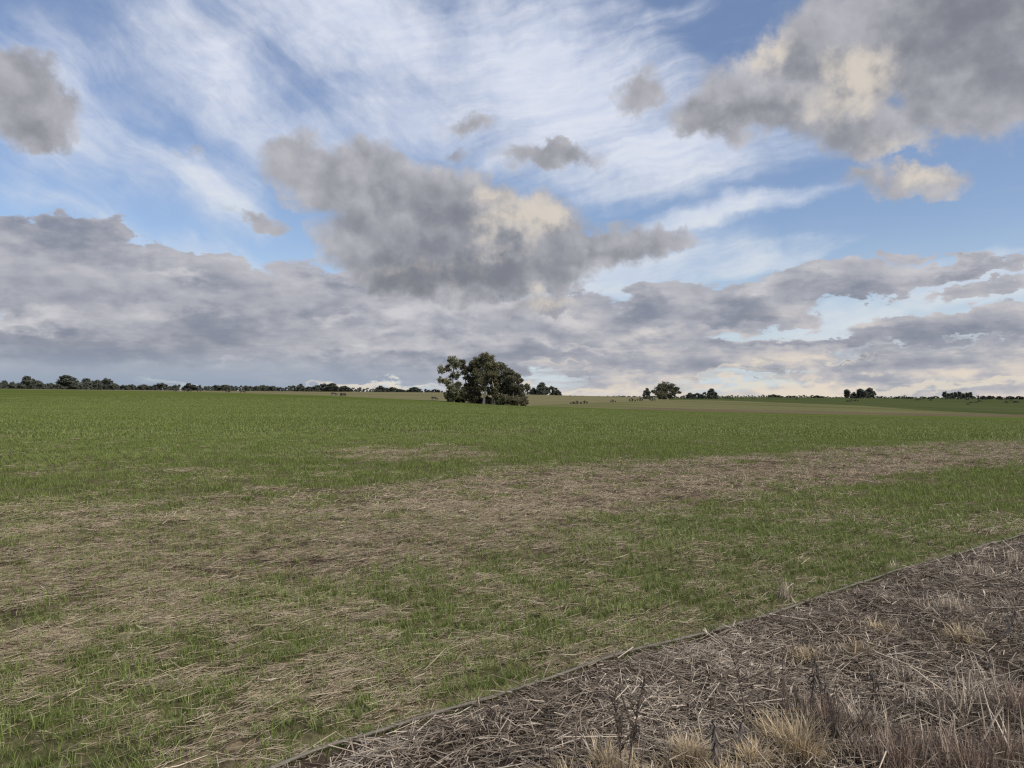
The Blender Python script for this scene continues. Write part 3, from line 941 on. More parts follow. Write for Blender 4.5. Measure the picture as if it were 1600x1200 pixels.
# far skyline on the right
RG = 'bushes along the far right skyline'
for px in np.arange(880, 1640, 8.0):
    p_ = float(px) + random.uniform(-3, 3)
    d = random.uniform(640, 700) if px < 1000 else random.uniform(950, 1300)
    b_ = float(np.interp(p_, KPX, R3)) + 1.0
    tall = np.interp(p_, [880, 940, 960, 1060, 1130, 1200, 1230, 1300, 1400, 1480, 1600], [1.0, 1.0, 2.4, 3.2, 3.5, 5.0, 4.0, 3.5, 4.0, 4.0, 4.5])
    far_tree(random.choice(['bush', 'bush2', 'wide']), p_, b_ - tall * random.uniform(0.5, 1.15), b_ + 0.6, random.uniform(6, 15), d, 'small dark bush low on the far skyline right of the grove', RG, 'bush', 'skyline_bush')
FG1 = 'far clump of trees on the right skyline'
for px, top, wd, kd, lab in [(1323, 609, 8, 'tall', 'narrow tree standing apart at the left of the far clump'), (1334, 613, 11, 'round', 'low round tree in the far clump'), (1344, 608, 10, 'tall', 'tall tree at the centre of the far clump'), (1350, 610.5, 9, 'pole', 'slender tree right of the centre of the far clump'),
                             (1358.5, 606.5, 9, 'tall', 'tallest tree of the far clump on the right skyline'), (1365, 611, 8, 'open', 'thin tree ending the far clump on the right'), (1340, 615, 20, 'bush', 'bush filling the foot of the far clump'), (1356, 616, 18, 'bush2', 'second bush at the right foot of the far clump')]:
    far_tree(kd, px, top, 622.5, wd, 1000 + px % 9 * 5, lab, FG1)
for i, px in enumerate([1476, 1482, 1487, 1493, 1499, 1505, 1511, 1516]):
    far_tree('pole', px, 612 + (i * 7 % 4) * 0.9, 624, 5.2, 1000 + i * 6, 'slim bare stemmed tree in the spaced row at the far right', 'row of slim trees at the far right')
for px, top, wd, kd in [(1209, 616.5, 22, 'wide'), (1222, 619, 16, 'bush'), (1277, 618, 18, 'wide'), (1536, 618.5, 10, 'round'), (1546, 618.3, 9, 'round2'), (1562, 619, 9, 'round'), (1578, 619, 12, 'wide'), (1592, 619, 12, 'wide'), (1405, 619, 12, 'bush'), (1420, 620, 14, 'wide'), (1452, 620.5, 18, 'bush')]:
    far_tree(kd, px, top, 624, wd, 1000 + px % 11 * 6, 'low wide tree rising a little above the bushes of the far right skyline', 'low trees of the far right skyline')
# scattered scrub in the far pasture
for i in range(26):
    p_ = random.uniform(1130, 1600); d = random.uniform(480, 900)
    x = (p_ - 800) / F * d; z = float(height(x, d)); row = YH + (EYE - z) * F / d
    far_tree(random.choice(['bush', 'bush2']), p_, row - random.uniform(1.5, 3), row + 0.5, random.uniform(4, 10), d, 'lone scrub bush scattered over the far green pasture on the right', 'scrub in the far pasture', 'bush', 'scrub_bush')

# ------------------------------------------------------------------ grazing cattle
M_COW = bpy.data.materials.new('black_hide'); M_COW.use_nodes = True
_t = T(M_COW.node_tree); _b = M_COW.node_tree.nodes['Principled BSDF']
_p = _t.n('ShaderNodeTexCoord').outputs['Object']
_t.put(_b.inputs['Base Color'], _t.mix(_t.noise(_p, 3, 4), (0.010, 0.009, 0.009), (0.028, 0.024, 0.022))); _b.inputs['Roughness'].default_value = 0.6


def cow_mesh(graze):
    bm = bmesh.new()
    sk = bm.verts.layers.skin.verify()
    def vert(p, r):
        v_ = bm.verts.new(p); v_[sk].radius = (r, r); return v_
    hip = vert((-0.75, 0, 1.05), 0.34); rump = vert((-1.05, 0, 1.10), 0.22)
    belly = vert((-0.15, 0, 0.98), 0.40); chest = vert((0.50, 0, 1.0), 0.36); neck = vert((0.85, 0, 1.12 if not graze else 0.92), 0.22)
    head = vert((1.20, 0, 1.32) if not graze else (1.18, 0, 0.45), 0.17); muz = vert((1.50, 0, 1.18) if not graze else (1.30, 0, 0.16), 0.10)
    for a, b_ in ((rump, hip), (hip, belly), (belly, chest), (chest, neck), (neck, head), (head, muz)):
        bm.edges.new((a, b_))
    for s in (-1, 1):
        th = vert((-0.80, s * 0.24, 0.80), 0.20); hk = vert((-0.92, s * 0.24, 0.42), 0.09); ft = vert((-0.82, s * 0.24, 0.04), 0.07)
        bm.edges.new((hip, th)); bm.edges.new((th, hk)); bm.edges.new((hk, ft))
        sh = vert((0.48, s * 0.22, 0.72), 0.16); kn = vert((0.50, s * 0.22, 0.38), 0.08); ff = vert((0.50, s * 0.22, 0.04), 0.065)
        bm.edges.new((chest, sh)); bm.edges.new((sh, kn)); bm.edges.new((kn, ff))
        ear = vert((head.co.x - 0.12, s * 0.26, head.co.z + 0.10), 0.04); bm.edges.new((head, ear))
    t1 = vert((-1.22, 0, 0.95), 0.04); t2 = vert((-1.25, 0, 0.45), 0.03)
    bm.edges.new((rump, t1)); bm.edges.new((t1, t2))
    hip[sk].use_root = True
    me = bpy.data.meshes.new('cow'); bm.to_mesh(me); bm.free()
    o = bpy.data.objects.new('cow_tmp', me); C.objects.link(o)
    o.modifiers.new('s', 'SKIN'); o.modifiers.new('u', 'SUBSURF').levels = 1
    dg = bpy.context.evaluated_depsgraph_get()
    out = bpy.data.meshes.new_from_object(o.evaluated_get(dg))
    bpy.data.objects.remove(o)
    out.name = 'cow'; out.materials.clear(); out.materials.append(M_COW)
    for p in out.polygons: p.use_smooth = True
    return out


COWM = [cow_mesh(True), cow_mesh(False)]
COWS = [(291, 613.6, 0, 0.1, 'black cow at the left, standing nearly side on and touching another'), (296, 613.9, 0, 2.9, 'black cow at the right of the touching pair on the straw strip'), (312, 614.2, 1, 0.2, 'black cow standing alone just right of the touching pair'),
        (274, 613.5, 0, 1.5, 'black cow seen end on, farthest left of the herd'), (356, 614.6, 0, 1.2, 'black cow seen from behind between the pair and the field middle'), (379, 615.2, 0, 0.5, 'black cow turned slantwise in the middle of the straw strip'),
        (522, 618.6, 0, 0.4, 'black cow left of two others half way to the grove'), (533, 619, 0, 1.9, 'black cow seen end on in the middle of three on the way to the grove'), (538, 619.2, 0, 1.3, 'black cow at the right of three on the way to the grove'), (679, 625.6, 0, 0.2, 'black cow grazing close left of the grove')]
for i, (px, row, kd, rz, lab) in enumerate(COWS):
    d = float(np.interp(px, KPX, D1)) * 1.03
    o = link('cow', COWM[kd])
    x, y, z = at_px(px, d)
    o.location = (x, y, z); o.rotation_euler = (0, 0, rz); o.scale = (0.95, 0.95, 0.95)
    tag(o, lab, 'cow', 'black cattle grazing on the straw strip')

# ------------------------------------------------------------------ crop seedlings, straw and mulch
def mat_ramp(name, cols, trans=0.0, rough=0.6, spec=0.3, inst=False):
    """colour picked along a list by the 'tint' attribute"""
    m = bpy.data.materials.new(name); m.use_nodes = True
    nt = m.node_tree; t = T(nt); b = nt.nodes['Principled BSDF']
    f = t.n('ShaderNodeAttribute', attribute_name='tint').outputs['Fac']
    if inst:
        oi = t.n('ShaderNodeObjectInfo')
        pos = t.n('ShaderNodeNewGeometry').outputs['Position']
        mp = t.n('ShaderNodeMapping'); t.put(mp.inputs[0], pos); mp.inputs[3].default_value = (0.03, 0.12, 0.0)
        f = t.m('ADD', t.mul(f, 0.6), t.mul(oi.outputs['Random'], 0.3))
        f = t.add(f, t.mul(t.sub(t.noise(mp.outputs[0], 1.0, 5, 0.6), 0.45), 0.9))
    cr = t.n('ShaderNodeValToRGB')
    t.put(cr.inputs[0], f)
    el = cr.color_ramp.elements
    while len(el) < len(cols): el.new(0.5)
    for i, c in enumerate(cols):
        el[i].position = i / (len(cols) - 1); el[i].color = (*c, 1)
    c = cr.outputs[0]
    t.put(b.inputs['Base Color'], c)
    b.inputs['Roughness'].default_value = rough
    b.inputs['Specular IOR Level'].default_value = spec
    if trans:
        tr = t.n('ShaderNodeBsdfTranslucent'); t.put(tr.inputs[0], c)
        mx_ = t.n('ShaderNodeMixShader'); mx_.inputs[0].default_value = trans
        nt.links.new(b.outputs[0], mx_.inputs[1]); nt.links.new(tr.outputs[0], mx_.inputs[2])
        nt.links.new(mx_.outputs[0], nt.nodes['Material Output'].inputs['Surface'])
    return m


M_BLADE = mat_ramp('seedling_blade', [(0.100, 0.132, 0.032), (0.140, 0.180, 0.044), (0.188, 0.230, 0.066), (0.30, 0.31, 0.15)], 0.3, 0.5, 0.35)
M_BLADE_I = mat_ramp('seedling_blade_far', [(0.118, 0.152, 0.038), (0.142, 0.184, 0.044), (0.178, 0.222, 0.060), (0.24, 0.26, 0.105)], 0.3, 0.5, 0.3, True)
M_STRAW = mat_ramp('straw', [(0.12, 0.09, 0.060), (0.25, 0.20, 0.135), (0.40, 0.335, 0.235), (0.56, 0.50, 0.38)], 0.0, 0.6, 0.3)
M_MULCH = mat_ramp('mulch', [(0.065, 0.050, 0.038), (0.145, 0.116, 0.089), (0.255, 0.21, 0.168), (0.40, 0.342, 0.278), (0.55, 0.485, 0.40)], 0.0, 0.7, 0.25)
M_GOLD = mat_ramp('golden_dry_grass', [(0.19, 0.145, 0.09), (0.36, 0.285, 0.18), (0.52, 0.42, 0.28), (0.66, 0.56, 0.40)], 0.2, 0.6, 0.25)
M_TWIG = mat_ramp('dry_weed_stem', [(0.060, 0.045, 0.038), (0.115, 0.088, 0.074), (0.18, 0.14, 0.118), (0.27, 0.22, 0.185)], 0.0, 0.8, 0.2)
M_PALE = mat_ramp('pale_dry_stalk', [(0.26, 0.21, 0.165), (0.42, 0.355, 0.28), (0.62, 0.55, 0.45)], 0.0, 0.6, 0.3)
M_DEAD = mat_ramp('dead_leaf', [(0.05, 0.042, 0.036), (0.085, 0.073, 0.062), (0.14, 0.12, 0.10)], 0.15, 0.8, 0.2)
M_GREY = mat_ramp('woolly_dead_leaf', [(0.09, 0.078, 0.068), (0.15, 0.13, 0.115), (0.24, 0.21, 0.185)], 0.1, 0.9, 0.1)


def blades(base, az, length, width, lean, curl, nseg, rg, tint, twist=None):
    """ribbons that taper to a point: base (N,3), heading az, tilt from upright lean, extra bending curl"""
    n = len(base)
    tt = np.linspace(0, 1, nseg + 1)
    ang_ = lean[:, None] + curl[:, None] * (tt[None, :] ** 1.4)
    ds = (length / nseg)[:, None]
    hx = np.concatenate([np.zeros((n, 1)), np.cumsum(np.sin(ang_[:, :-1]) * ds, 1)], 1)
    hz = np.concatenate([np.zeros((n, 1)), np.cumsum(np.cos(ang_[:, :-1]) * ds, 1)], 1)
    dx, dy = np.cos(az), np.sin(az)
    tw = rg.uniform(-0.9, 0.9, n) if twist is None else twist
    sx, sy = np.cos(az + math.pi / 2 + tw), np.sin(az + math.pi / 2 + tw)
    prof = (1 - tt ** 1.6) * (0.75 + 0.5 * np.minimum(1, tt * 3))
    w_ = width[:, None] * prof[None, :] * 0.5
    cx_ = base[:, 0:1] + hx * dx[:, None]; cy_ = base[:, 1:2] + hx * dy[:, None]; cz_ = base[:, 2:3] + hz
    L = np.stack([cx_ - sx[:, None] * w_, cy_ - sy[:, None] * w_, cz_], -1)
    R = np.stack([cx_ + sx[:, None] * w_, cy_ + sy[:, None] * w_, cz_], -1)
    # per blade: L0 R0 L1 R1 ... tip
    body = np.stack([L[:, :-1], R[:, :-1]], 2).reshape(n, nseg * 2, 3)
    tip = np.stack([cx_[:, -1], cy_[:, -1], cz_[:, -1]], -1)[:, None, :]
    vs = np.concatenate([body, tip], 1)
    k = nseg * 2 + 1
    o = (np.arange(n) * k)[:, None, None]
    q = np.array([[2 * i, 2 * i + 1, 2 * i + 3, 2 * i + 2] for i in range(nseg - 1)]).reshape(1, -1, 4)
    quads = (q + o).reshape(-1, 4)
    tri = (np.array([[[2 * nseg - 2, 2 * nseg - 1, 2 * nseg]]]) + o).reshape(-1, 3)
    return vs.reshape(-1, 3), [quads, tri], np.repeat(tint, k)


def sticks(cen, az, pitch, length, width, bend, rg, tint, nseg=2):
    """three sided stalks, slightly bent and split at the ends"""
    n = len(cen)
    tt = np.linspace(-0.5, 0.5, nseg + 1)
    d = np.stack([np.cos(az) * np.cos(pitch), np.sin(az) * np.cos(pitch), np.sin(pitch)], -1)
    s = np.stack([-np.sin(az), np.cos(az), 0 * az], -1)
    u = np.cross(d, s)
    bow = (0.25 - tt ** 2)[None, :, None] * 4
    bd = bend[:, None, None] * length[:, None, None]
    dirb = rg.uniform(-1, 1, (n, 1, 1)) * s[:, None, :] + rg.uniform(0.0, 0.5, (n, 1, 1)) * u[:, None, :] * -1
    ctr = cen[:, None, :] + d[:, None, :] * (tt[None, :, None] * length[:, None, None]) + dirb * bow * bd
    ph = rg.uniform(0, 6.28, n)
    flat = rg.uniform(0.35, 1.0, n)
    ring = []
    for k in range(3):
        a = ph + k * 2.094
        off = (np.cos(a)[:, None] * s * width[:, None] + np.sin(a)[:, None] * u * (width * flat)[:, None]) * 0.5
        ring.append(off)
    ring = np.stack(ring, 1)                                        # n,3,3
    tap = np.concatenate([[rg.uniform(0.5, 1.0)], np.ones(nseg - 1), [0.6]])
    vs = ctr[:, :, None, :] + ring[:, None, :, :] * tap[None, :, None, None]
    k = (nseg + 1) * 3
    o = (np.arange(n) * k)[:, None, None]
    q = []
    for i in range(nseg):
        for j in range(3):
            q.append([i * 3 + j, i * 3 + (j + 1) % 3, i * 3 + 3 + (j + 1) % 3, i * 3 + 3 + j])
    return vs.reshape(-1, 3), (np.array(q)[None] + o).reshape(-1, 4), np.repeat(tint, k)


class Pile:
    def __init__(s): s.v, s.f, s.t, s.n = [], [], [], 0
    def add(s, v, f, t):
        for a in (f if isinstance(f, list) else [f]):
            if len(a): s.f.append(np.asarray(a) + s.n)
        s.v.append(v); s.t.append(t); s.n += len(v)
    def build(s, name, mat, parent=None, loc=None):
        me = mesh_np(name, np.concatenate(s.v), s.f, [mat], {'tint': np.clip(np.concatenate(s.t), 0, 1)})
        return link(name, me, parent, loc)


def in_view(x, y, margin=0.06):
    return (np.abs(x) < (0.72 + margin) * np.maximum(y, 0.1) + 0.6)


ROW_AZ = math.atan2(TD[1], TD[0])                   # headland drill rows run along the border

# ---- near seedlings, one ribbon per leaf
g = np.random.default_rng(21)
NEARMAX = 10.5
ss = np.arange(0.05, 12.5, 0.175)
aa = np.arange(-9, 16, 0.0060)
S_, A_ = np.meshgrid(ss, aa, indexing='ij')
S_ = S_ + g.normal(0, 0.030, S_.shape); A_ = A_ + g.uniform(-0.02, 0.02, A_.shape)
off = np.interp(A_, PBa, PBs)
x = A0[0] + A_ * TD[0] + (S_ + off) * ND[0]; y = A0[1] + A_ * TD[1] + (S_ + off) * ND[1]
x, y = x.ravel(), y.ravel()
ok = (y > 2.3) & (np.hypot(x, y) < NEARMAX) & in_view(x, y)
x, y = x[ok], y[ok]
gr = green(x, y) * (0.35 + 1.15 * sst(vn(x, y, 0.20, 71, 2), 0.25, 0.65))
ok = g.uniform(size=len(x)) < (gr * 1.0 + 0.04) * np.where(np.hypot(x, y) < 6.5, 1.0, 0.62)
x, y, gr = x[ok], y[ok], gr[ok]
nb = 5
bx = np.repeat(x, nb) + g.normal(0, 0.008, len(x) * nb); by = np.repeat(y, nb) + g.normal(0, 0.008, len(x) * nb)
vig = np.repeat(0.7 + 0.5 * vn(x, y, 0.5, 81, 2) * np.clip(gr + 0.3, 0, 1.2), nb)
n = len(bx)
bz = height(bx, by) - 0.004
pile = Pile()
tint = np.clip(g.normal(0.40, 0.22, n) + (np.repeat(vn(x, y, 0.8, 83, 2), nb) - 0.5) * 0.5, 0, 1)
pile.add(*blades(np.stack([bx, by, bz], -1), g.uniform(0, 6.283, n), g.uniform(0.035, 0.105, n) * vig, g.uniform(0.0028, 0.0055, n), np.abs(g.normal(0.45, 0.35, n)), g.uniform(0.3, 1.9, n), 2, g, tint))
o = pile.build('crop_seedlings', M_BLADE)
tag(o, 'short green cereal seedlings standing in rows in front of the straw border', 'crop', kind='stuff')
print('near blades', n)

# ---- straw lying in the near crop
def scatter(rmin, rmax, dens, seed, ymin=2.3, margin=0.06):
    q = np.random.default_rng(seed)
    area = 1.8 * rmax * rmax
    m_ = int(dens * area)
    xx = q.uniform(-0.9 * rmax, 0.9 * rmax, m_); yy = q.uniform(ymin, rmax, m_)
    r = np.hypot(xx, yy)
    k = (r > rmin) & (r < rmax) & in_view(xx, yy, margin)
    return xx[k], yy[k]


def straw_amount(x, y):
    gq = green(x, y)
    return np.clip(1.05 - gq * 0.70, 0.2, 1) * (0.15 + 1.4 * sst(vn(x, y, 0.33, 91, 3), 0.34, 0.60)) * (0.2 + 1.1 * sst(vn(x, y, 0.16, 11, 3), 0.30, 0.55))


pile = Pile()
x, y = scatter(0, 11.5, 1500, 31)
x2, y2 = scatter(0, 6.8, 2900, 32)
x, y = np.concatenate([x, x2]), np.concatenate([y, y2])
_, s = border(x, y)
ok = (s > 0.012) & (g.uniform(size=len(x)) < straw_amount(x, y) * 1.1)
x, y = x[ok], y[ok]; n = len(x)
lay = g.exponential(0.010, n)
az = np.where(g.uniform(size=n) < 0.55, ROW_AZ + g.normal(0, 0.45, n), g.uniform(0, 6.283, n))
ln = np.clip(g.lognormal(-2.6, 0.55, n), 0.02, 0.30)
pz = height(x, y) + 0.006 + lay
pit = g.normal(0, 0.16, n); wd = g.uniform(0.0026, 0.0068, n); bd = np.abs(g.normal(0.03, 0.08, n)); tn = np.clip(g.normal(0.48, 0.24, n), 0, 1)
for sel, ns in ((ln < 0.13, 1), (ln >= 0.13, 2)):
    pile.add(*sticks(np.stack([x, y, pz], -1)[sel], az[sel], pit[sel], ln[sel], wd[sel], bd[sel], g, tn[sel], ns))
o = pile.build('straw_litter', M_STRAW)
tag(o, 'loose pale straw lying between the crop seedlings', 'straw', kind='stuff')
print('straw', n)

# ---- mulch on the verge
pile = Pile()
x, y = scatter(0, 15, 3700, 41)
_, s = border(x, y)
r = np.hypot(x, y)
ok = (s < -0.004) & (g.uniform(size=len(x)) < np.clip(1.25 - r / 16, 0.2, 1) * (0.35 + 0.9 * sst(vn(x, y, 0.30, 95, 3), 0.25, 0.6)) * np.where(s > -0.10, 0.45, 1) * (1 - 0.9 * np.exp(-((x - ground_at(1592, 1068)[0]) ** 2 + (y - ground_at(1592, 1068)[1]) ** 2) / 0.17 ** 2)))
x, y, s = x[ok], y[ok], s[ok]; n = len(x)
ln = np.clip(g.lognormal(-2.5, 0.6, n), 0.02, 0.42)
wd = np.where(g.uniform(size=n) < 0.07, g.uniform(0.008, 0.013, n), g.uniform(0.0028, 0.0082, n))
tint = np.clip(g.normal(0.44, 0.27, n) + (vn(x, y, 0.7, 96, 2) - 0.5) * 0.5, 0, 1)
pile.add(*sticks(np.stack([x, y, height(x, y) + 0.005 + g.exponential(0.020, n)], -1), g.uniform(0, 6.283, n), g.normal(0, 0.20, n), ln, wd, np.abs(g.normal(0.03, 0.10, n)), g, tint, 1))
# curled shreds of husk and leaf
k = g.uniform(size=n) < 0.05
m_ = int(k.sum())
pile.add(*blades(np.stack([x[k], y[k], height(x[k], y[k]) + 0.01 + g.exponential(0.015, m_)], -1), g.uniform(0, 6.283, m_), g.uniform(0.03, 0.14, m_), g.uniform(0.003, 0.011, m_), g.uniform(0.8, 1.5, m_), g.uniform(-0.3, 1.8, m_), 4, g, np.clip(g.normal(0.5, 0.25, m_), 0, 1)))
o = pile.build('mulch_litter', M_MULCH)
tag(o, 'brown grey litter of broken dry stalks covering the verge', 'litter', kind='stuff')
print('mulch', n)

# ---- mid and far crop: row tiles of seedlings spread over the field by geometry nodes
def tile(seed, lx, ly, nplants, hgt, wid, nseg=2):
    q = np.random.default_rng(seed)
    n_ = nplants
    bx_ = q.uniform(-lx / 2, lx / 2, n_); by_ = q.uniform(-ly / 2, ly / 2, n_)
    if ly > 0.5: by_ = (np.round(by_ / 0.175 - 0.5) + 0.5) * 0.175 + q.normal(0, 0.022, n_)
    b_ = np.stack([bx_, by_, np.full(n_, -0.01)], -1)
    return blades(b_, q.uniform(0, 6.283, n_), q.uniform(0.6, 1.3, n_) * hgt, q.uniform(0.7, 1.3, n_) * wid, np.abs(q.normal(0.4, 0.3, n_)), q.uniform(0.2, 1.3, n_), nseg, q, np.clip(q.normal(0.45, 0.25, n_), 0, 1))


def spread(name, pts, rotz, scale, variants, label, cat):
    """pts carry the tiles; every point picks one variant"""
    me = bpy.data.meshes.new(name)
    me.vertices.add(len(pts)); me.vertices.foreach_set('co', np.asarray(pts, np.float32).ravel())
    q = np.random.default_rng(len(pts))
    for k_, a_ in (('rotz', rotz), ('size', scale)):
        me.attributes.new(k_, 'FLOAT', 'POINT').data.foreach_set('value', np.asarray(a_, np.float32))
    me.attributes.new('pick', 'INT', 'POINT').data.foreach_set('value', q.integers(0, len(variants), len(pts)).astype(np.int32))
    o = link(name, me)
    col_ = bpy.data.collections.new(name + '_tiles')
    for vme in variants:
        col_.objects.link(bpy.data.objects.new(name + '_tile', vme))
    ng = bpy.data.node_groups.new(name, 'GeometryNodeTree')
    ng.interface.new_socket('Geometry', in_out='INPUT', socket_type='NodeSocketGeometry')
    ng.interface.new_socket('Geometry', in_out='OUTPUT', socket_type='NodeSocketGeometry')
    N = ng.nodes
    gi_, go = N.new('NodeGroupInput'), N.new('NodeGroupOutput')
    iop = N.new('GeometryNodeInstanceOnPoints')
    ci_ = N.new('GeometryNodeCollectionInfo'); ci_.inputs['Collection'].default_value = col_
    ci_.inputs['Separate Children'].default_value = True; ci_.inputs['Reset Children'].default_value = True
    def attr(nm, ty):
        a_ = N.new('GeometryNodeInputNamedAttribute'); a_.data_type = ty; a_.inputs['Name'].default_value = nm
        return a_.outputs['Attribute']
    cz = N.new('ShaderNodeCombineXYZ')
    lk = ng.links.new
    lk(gi_.outputs[0], iop.inputs['Points'])
    lk(ci_.outputs[0], iop.inputs['Instance'])
    iop.inputs['Pick Instance'].default_value = True
    lk(attr('pick', 'INT'), iop.inputs['Instance Index'])
    lk(attr('rotz', 'FLOAT'), cz.inputs[2]); lk(cz.outputs[0], iop.inputs['Rotation'])
    lk(attr('size', 'FLOAT'), iop.inputs['Scale'])
    lk(iop.outputs[0], go.inputs[0])
    o.modifiers.new('spread', 'NODES').node_group = ng
    tag(o, label, cat, kind='stuff')
    return o


def tile_meshes(nm, mat, n_, *args):
    out = []
    for i in range(n_):
        v_, f_, t_ = tile(500 + i, *args)
        out.append(mesh_np(nm, v_, f_, [mat], {'tint': t_}))
    return out


def field_points(rmin, rmax, dens, seed, grid=None):
    if grid is None:
        x, y = scatter(rmin, rmax, dens, seed, rmin * 0.6, 0.22)
    else:                                                   # drilled: steps lu along the rows, lv across them
        az_, lu, lv = grid
        q_ = np.random.default_rng(seed)
        u_, v_ = np.meshgrid(np.arange(-rmax, rmax, lu), np.arange(-rmax, rmax, lv), indexing='ij')
        u_ = (u_ + q_.uniform(-0.5, 0.5, u_.shape) * lu).ravel(); v_ = (v_ + q_.normal(0, 0.012, v_.shape)).ravel()
        x = A0[0] + u_ * math.cos(az_) - v_ * math.sin(az_); y = A0[1] + u_ * math.sin(az_) + v_ * math.cos(az_)
        r_ = np.hypot(x, y)
        k = (y > rmin * 0.6) & (r_ > rmin) & (r_ < rmax) & in_view(x, y, 0.25)
        x, y = x[k], y[k]
    _, s = border(x, y)
    px_, d_ = depth_of(x, y)
    k = (s > 0.08) & (d_ < np.interp(px_, KPX, D1))
    return x[k], y[k]


def thin(x, y, rmin, rmax, soft, q):
    r = np.hypot(x, y)
    return q.uniform(size=len(x)) < sst(r, rmin, rmin + soft + 1e-3) * (1 - sst(r, rmax - soft, rmax))


q = np.random.default_rng(61)
# 10 - 32 m: tiles half a metre long, one drill row wide
HEAD = 17.0                                                 # width of the headland drilled along the border
xa, ya = field_points(NEARMAX - 0.6, 34, 0, 62, (ROW_AZ, 0.42, 0.175))
xb, yb = field_points(NEARMAX - 0.6, 34, 0, 65, (ROW_AZ + math.pi / 2, 0.42, 0.175))
ka = border(xa, ya)[1] < HEAD; kb = border(xb, yb)[1] >= HEAD
x, y = np.concatenate([xa[ka], xb[kb]]), np.concatenate([ya[ka], yb[kb]])
gr = green(x, y)
ok = (q.uniform(size=len(x)) < np.clip(gr * 1.02, 0.02, 1)) & ((np.hypot(x, y) > NEARMAX) | (q.uniform(size=len(x)) < 0.4))
x, y, gr = x[ok], y[ok], gr[ok]
rot_ = np.where(border(x, y)[1] < HEAD, ROW_AZ, ROW_AZ + math.pi / 2) + q.normal(0, 0.04, len(x))
spread('crop_seedlings', np.stack([x, y, height(x, y)], -1), rot_, q.uniform(0.75, 1.2, len(x)) * (0.7 + 0.35 * gr), tile_meshes('seedling_row', M_BLADE_I, 6, 0.5, 0.09, 60, 0.105, 0.0075),
       'green cereal rows in the middle distance around the bare straw band', 'crop')
print('mid tiles', len(x))
# 32 - 140 m
x, y = field_points(31, 200, 0, 63, (ROW_AZ + math.pi / 2, 1.3, 0.7))
gr = green(x, y)
ok = (q.uniform(size=len(x)) < np.clip(gr * 1.05, 0.02, 1)) & (np.hypot(x, y) > 32.5) & (q.uniform(size=len(x)) < 1 - sst(np.hypot(x, y), 95, 200))
x, y = x[ok], y[ok]
spread('crop_seedlings', np.stack([x, y, height(x, y)], -1), ROW_AZ + math.pi / 2 + q.choice((0, math.pi), len(x)), q.uniform(0.9, 1.1, len(x)), tile_meshes('seedling_block', M_BLADE_I, 5, 1.5, 0.7, 130, 0.13, 0.022),
       'even green cereal crop covering the far half of the field', 'crop')
print('far tiles', len(x))


# straw tiles in the bare band
def straw_tile(seed, rad, n_, lmul, wmul):
    q_ = np.random.default_rng(seed)
    rr_ = rad * np.sqrt(q_.uniform(size=n_)); th = q_.uniform(0, 6.283, n_)
    c_ = np.stack([rr_ * np.cos(th), rr_ * np.sin(th), 0.006 + q_.exponential(0.014, n_)], -1)
    az_ = np.where(q_.uniform(size=n_) < 0.5, q_.normal(0, 0.5, n_), q_.uniform(0, 6.283, n_))
    return sticks(c_, az_, q_.normal(0, 0.22, n_), np.clip(q_.lognormal(-2.5, 0.5, n_), 0.03, 0.28) * lmul, q_.uniform(0.003, 0.0065, n_) * wmul, np.abs(q_.normal(0.03, 0.08, n_)), q_, np.clip(q_.normal(0.50, 0.22, n_), 0, 1), 1)


sv = []
for i in range(6):
    v_, f_, t_ = straw_tile(700 + i, 0.42, 60, 1.1, 1.5)
    sv.append(mesh_np('straw_patch', v_, f_, [M_STRAW], {'tint': t_}))
x, y = field_points(10, 42, 9.0, 64)
amt = straw_amount(x, y) * (1 - 0.88 * sst(green(x, y), 0.5, 0.85) * sst(np.hypot(x, y), 10, 16))
ok = (q.uniform(size=len(x)) < amt) & thin(x, y, 10, 42, 12 if False else 1.0, q)
x, y = x[ok], y[ok]
spread('straw_litter', np.stack([x, y, height(x, y)], -1), ROW_AZ + q.normal(0, 0.5, len(x)), q.uniform(0.8, 1.25, len(x)), sv, 'matted tan straw in the bare band across the field', 'straw')
print('straw tiles', len(x))

# ------------------------------------------------------------------ pipe along the border
pts = []
for a_ in np.arange(PBa[0], PBa[-1], 0.06):
    s_ = np.interp(a_, PBa, PBs)
    x_ = A0[0] + a_ * TD[0] + s_ * ND[0] + ND[0] * 0.006 * math.sin(a_ * 3.1); y_ = A0[1] + a_ * TD[1] + s_ * ND[1]
    pts.append((x_, y_, 0.0))
pts = np.array(pts)
zz = height(pts[:, 0] + ND[0] * 0.03, pts[:, 1] + ND[1] * 0.03)
ker = np.hanning(15); ker /= ker.sum()
zz = np.convolve(np.pad(zz, 7, 'edge'), ker, 'valid')
pts[:, 2] = zz + 0.028
v_, f_ = tubes([(pts, np.full(len(pts), 0.0088))], 10)
M_PIPE = bpy.data.materials.new('pipe_plastic'); M_PIPE.use_nodes = True
_t = T(M_PIPE.node_tree); _b = M_PIPE.node_tree.nodes['Principled BSDF']
_p = _t.n('ShaderNodeNewGeometry').outputs['Position']
_t.put(_b.inputs['Base Color'], _t.mix(_t.noise(_p, 9, 6, 0.7), (0.065, 0.057, 0.045), (0.14, 0.125, 0.10)))
_b.inputs['Roughness'].default_value = 0.65
o = link('pipe', mesh_np('pipe', v_, f_, [M_PIPE], smooth=True))
tag(o, 'long thin grey brown pipe lying along the border between green crop and dry mulch', 'pipe')

# ------------------------------------------------------------------ dry weeds, tussocks and stalks on the verge
def gpt(px, row):
    x_, y_ = ground_at(px, row)
    return x_, y_, float(height(x_, y_))


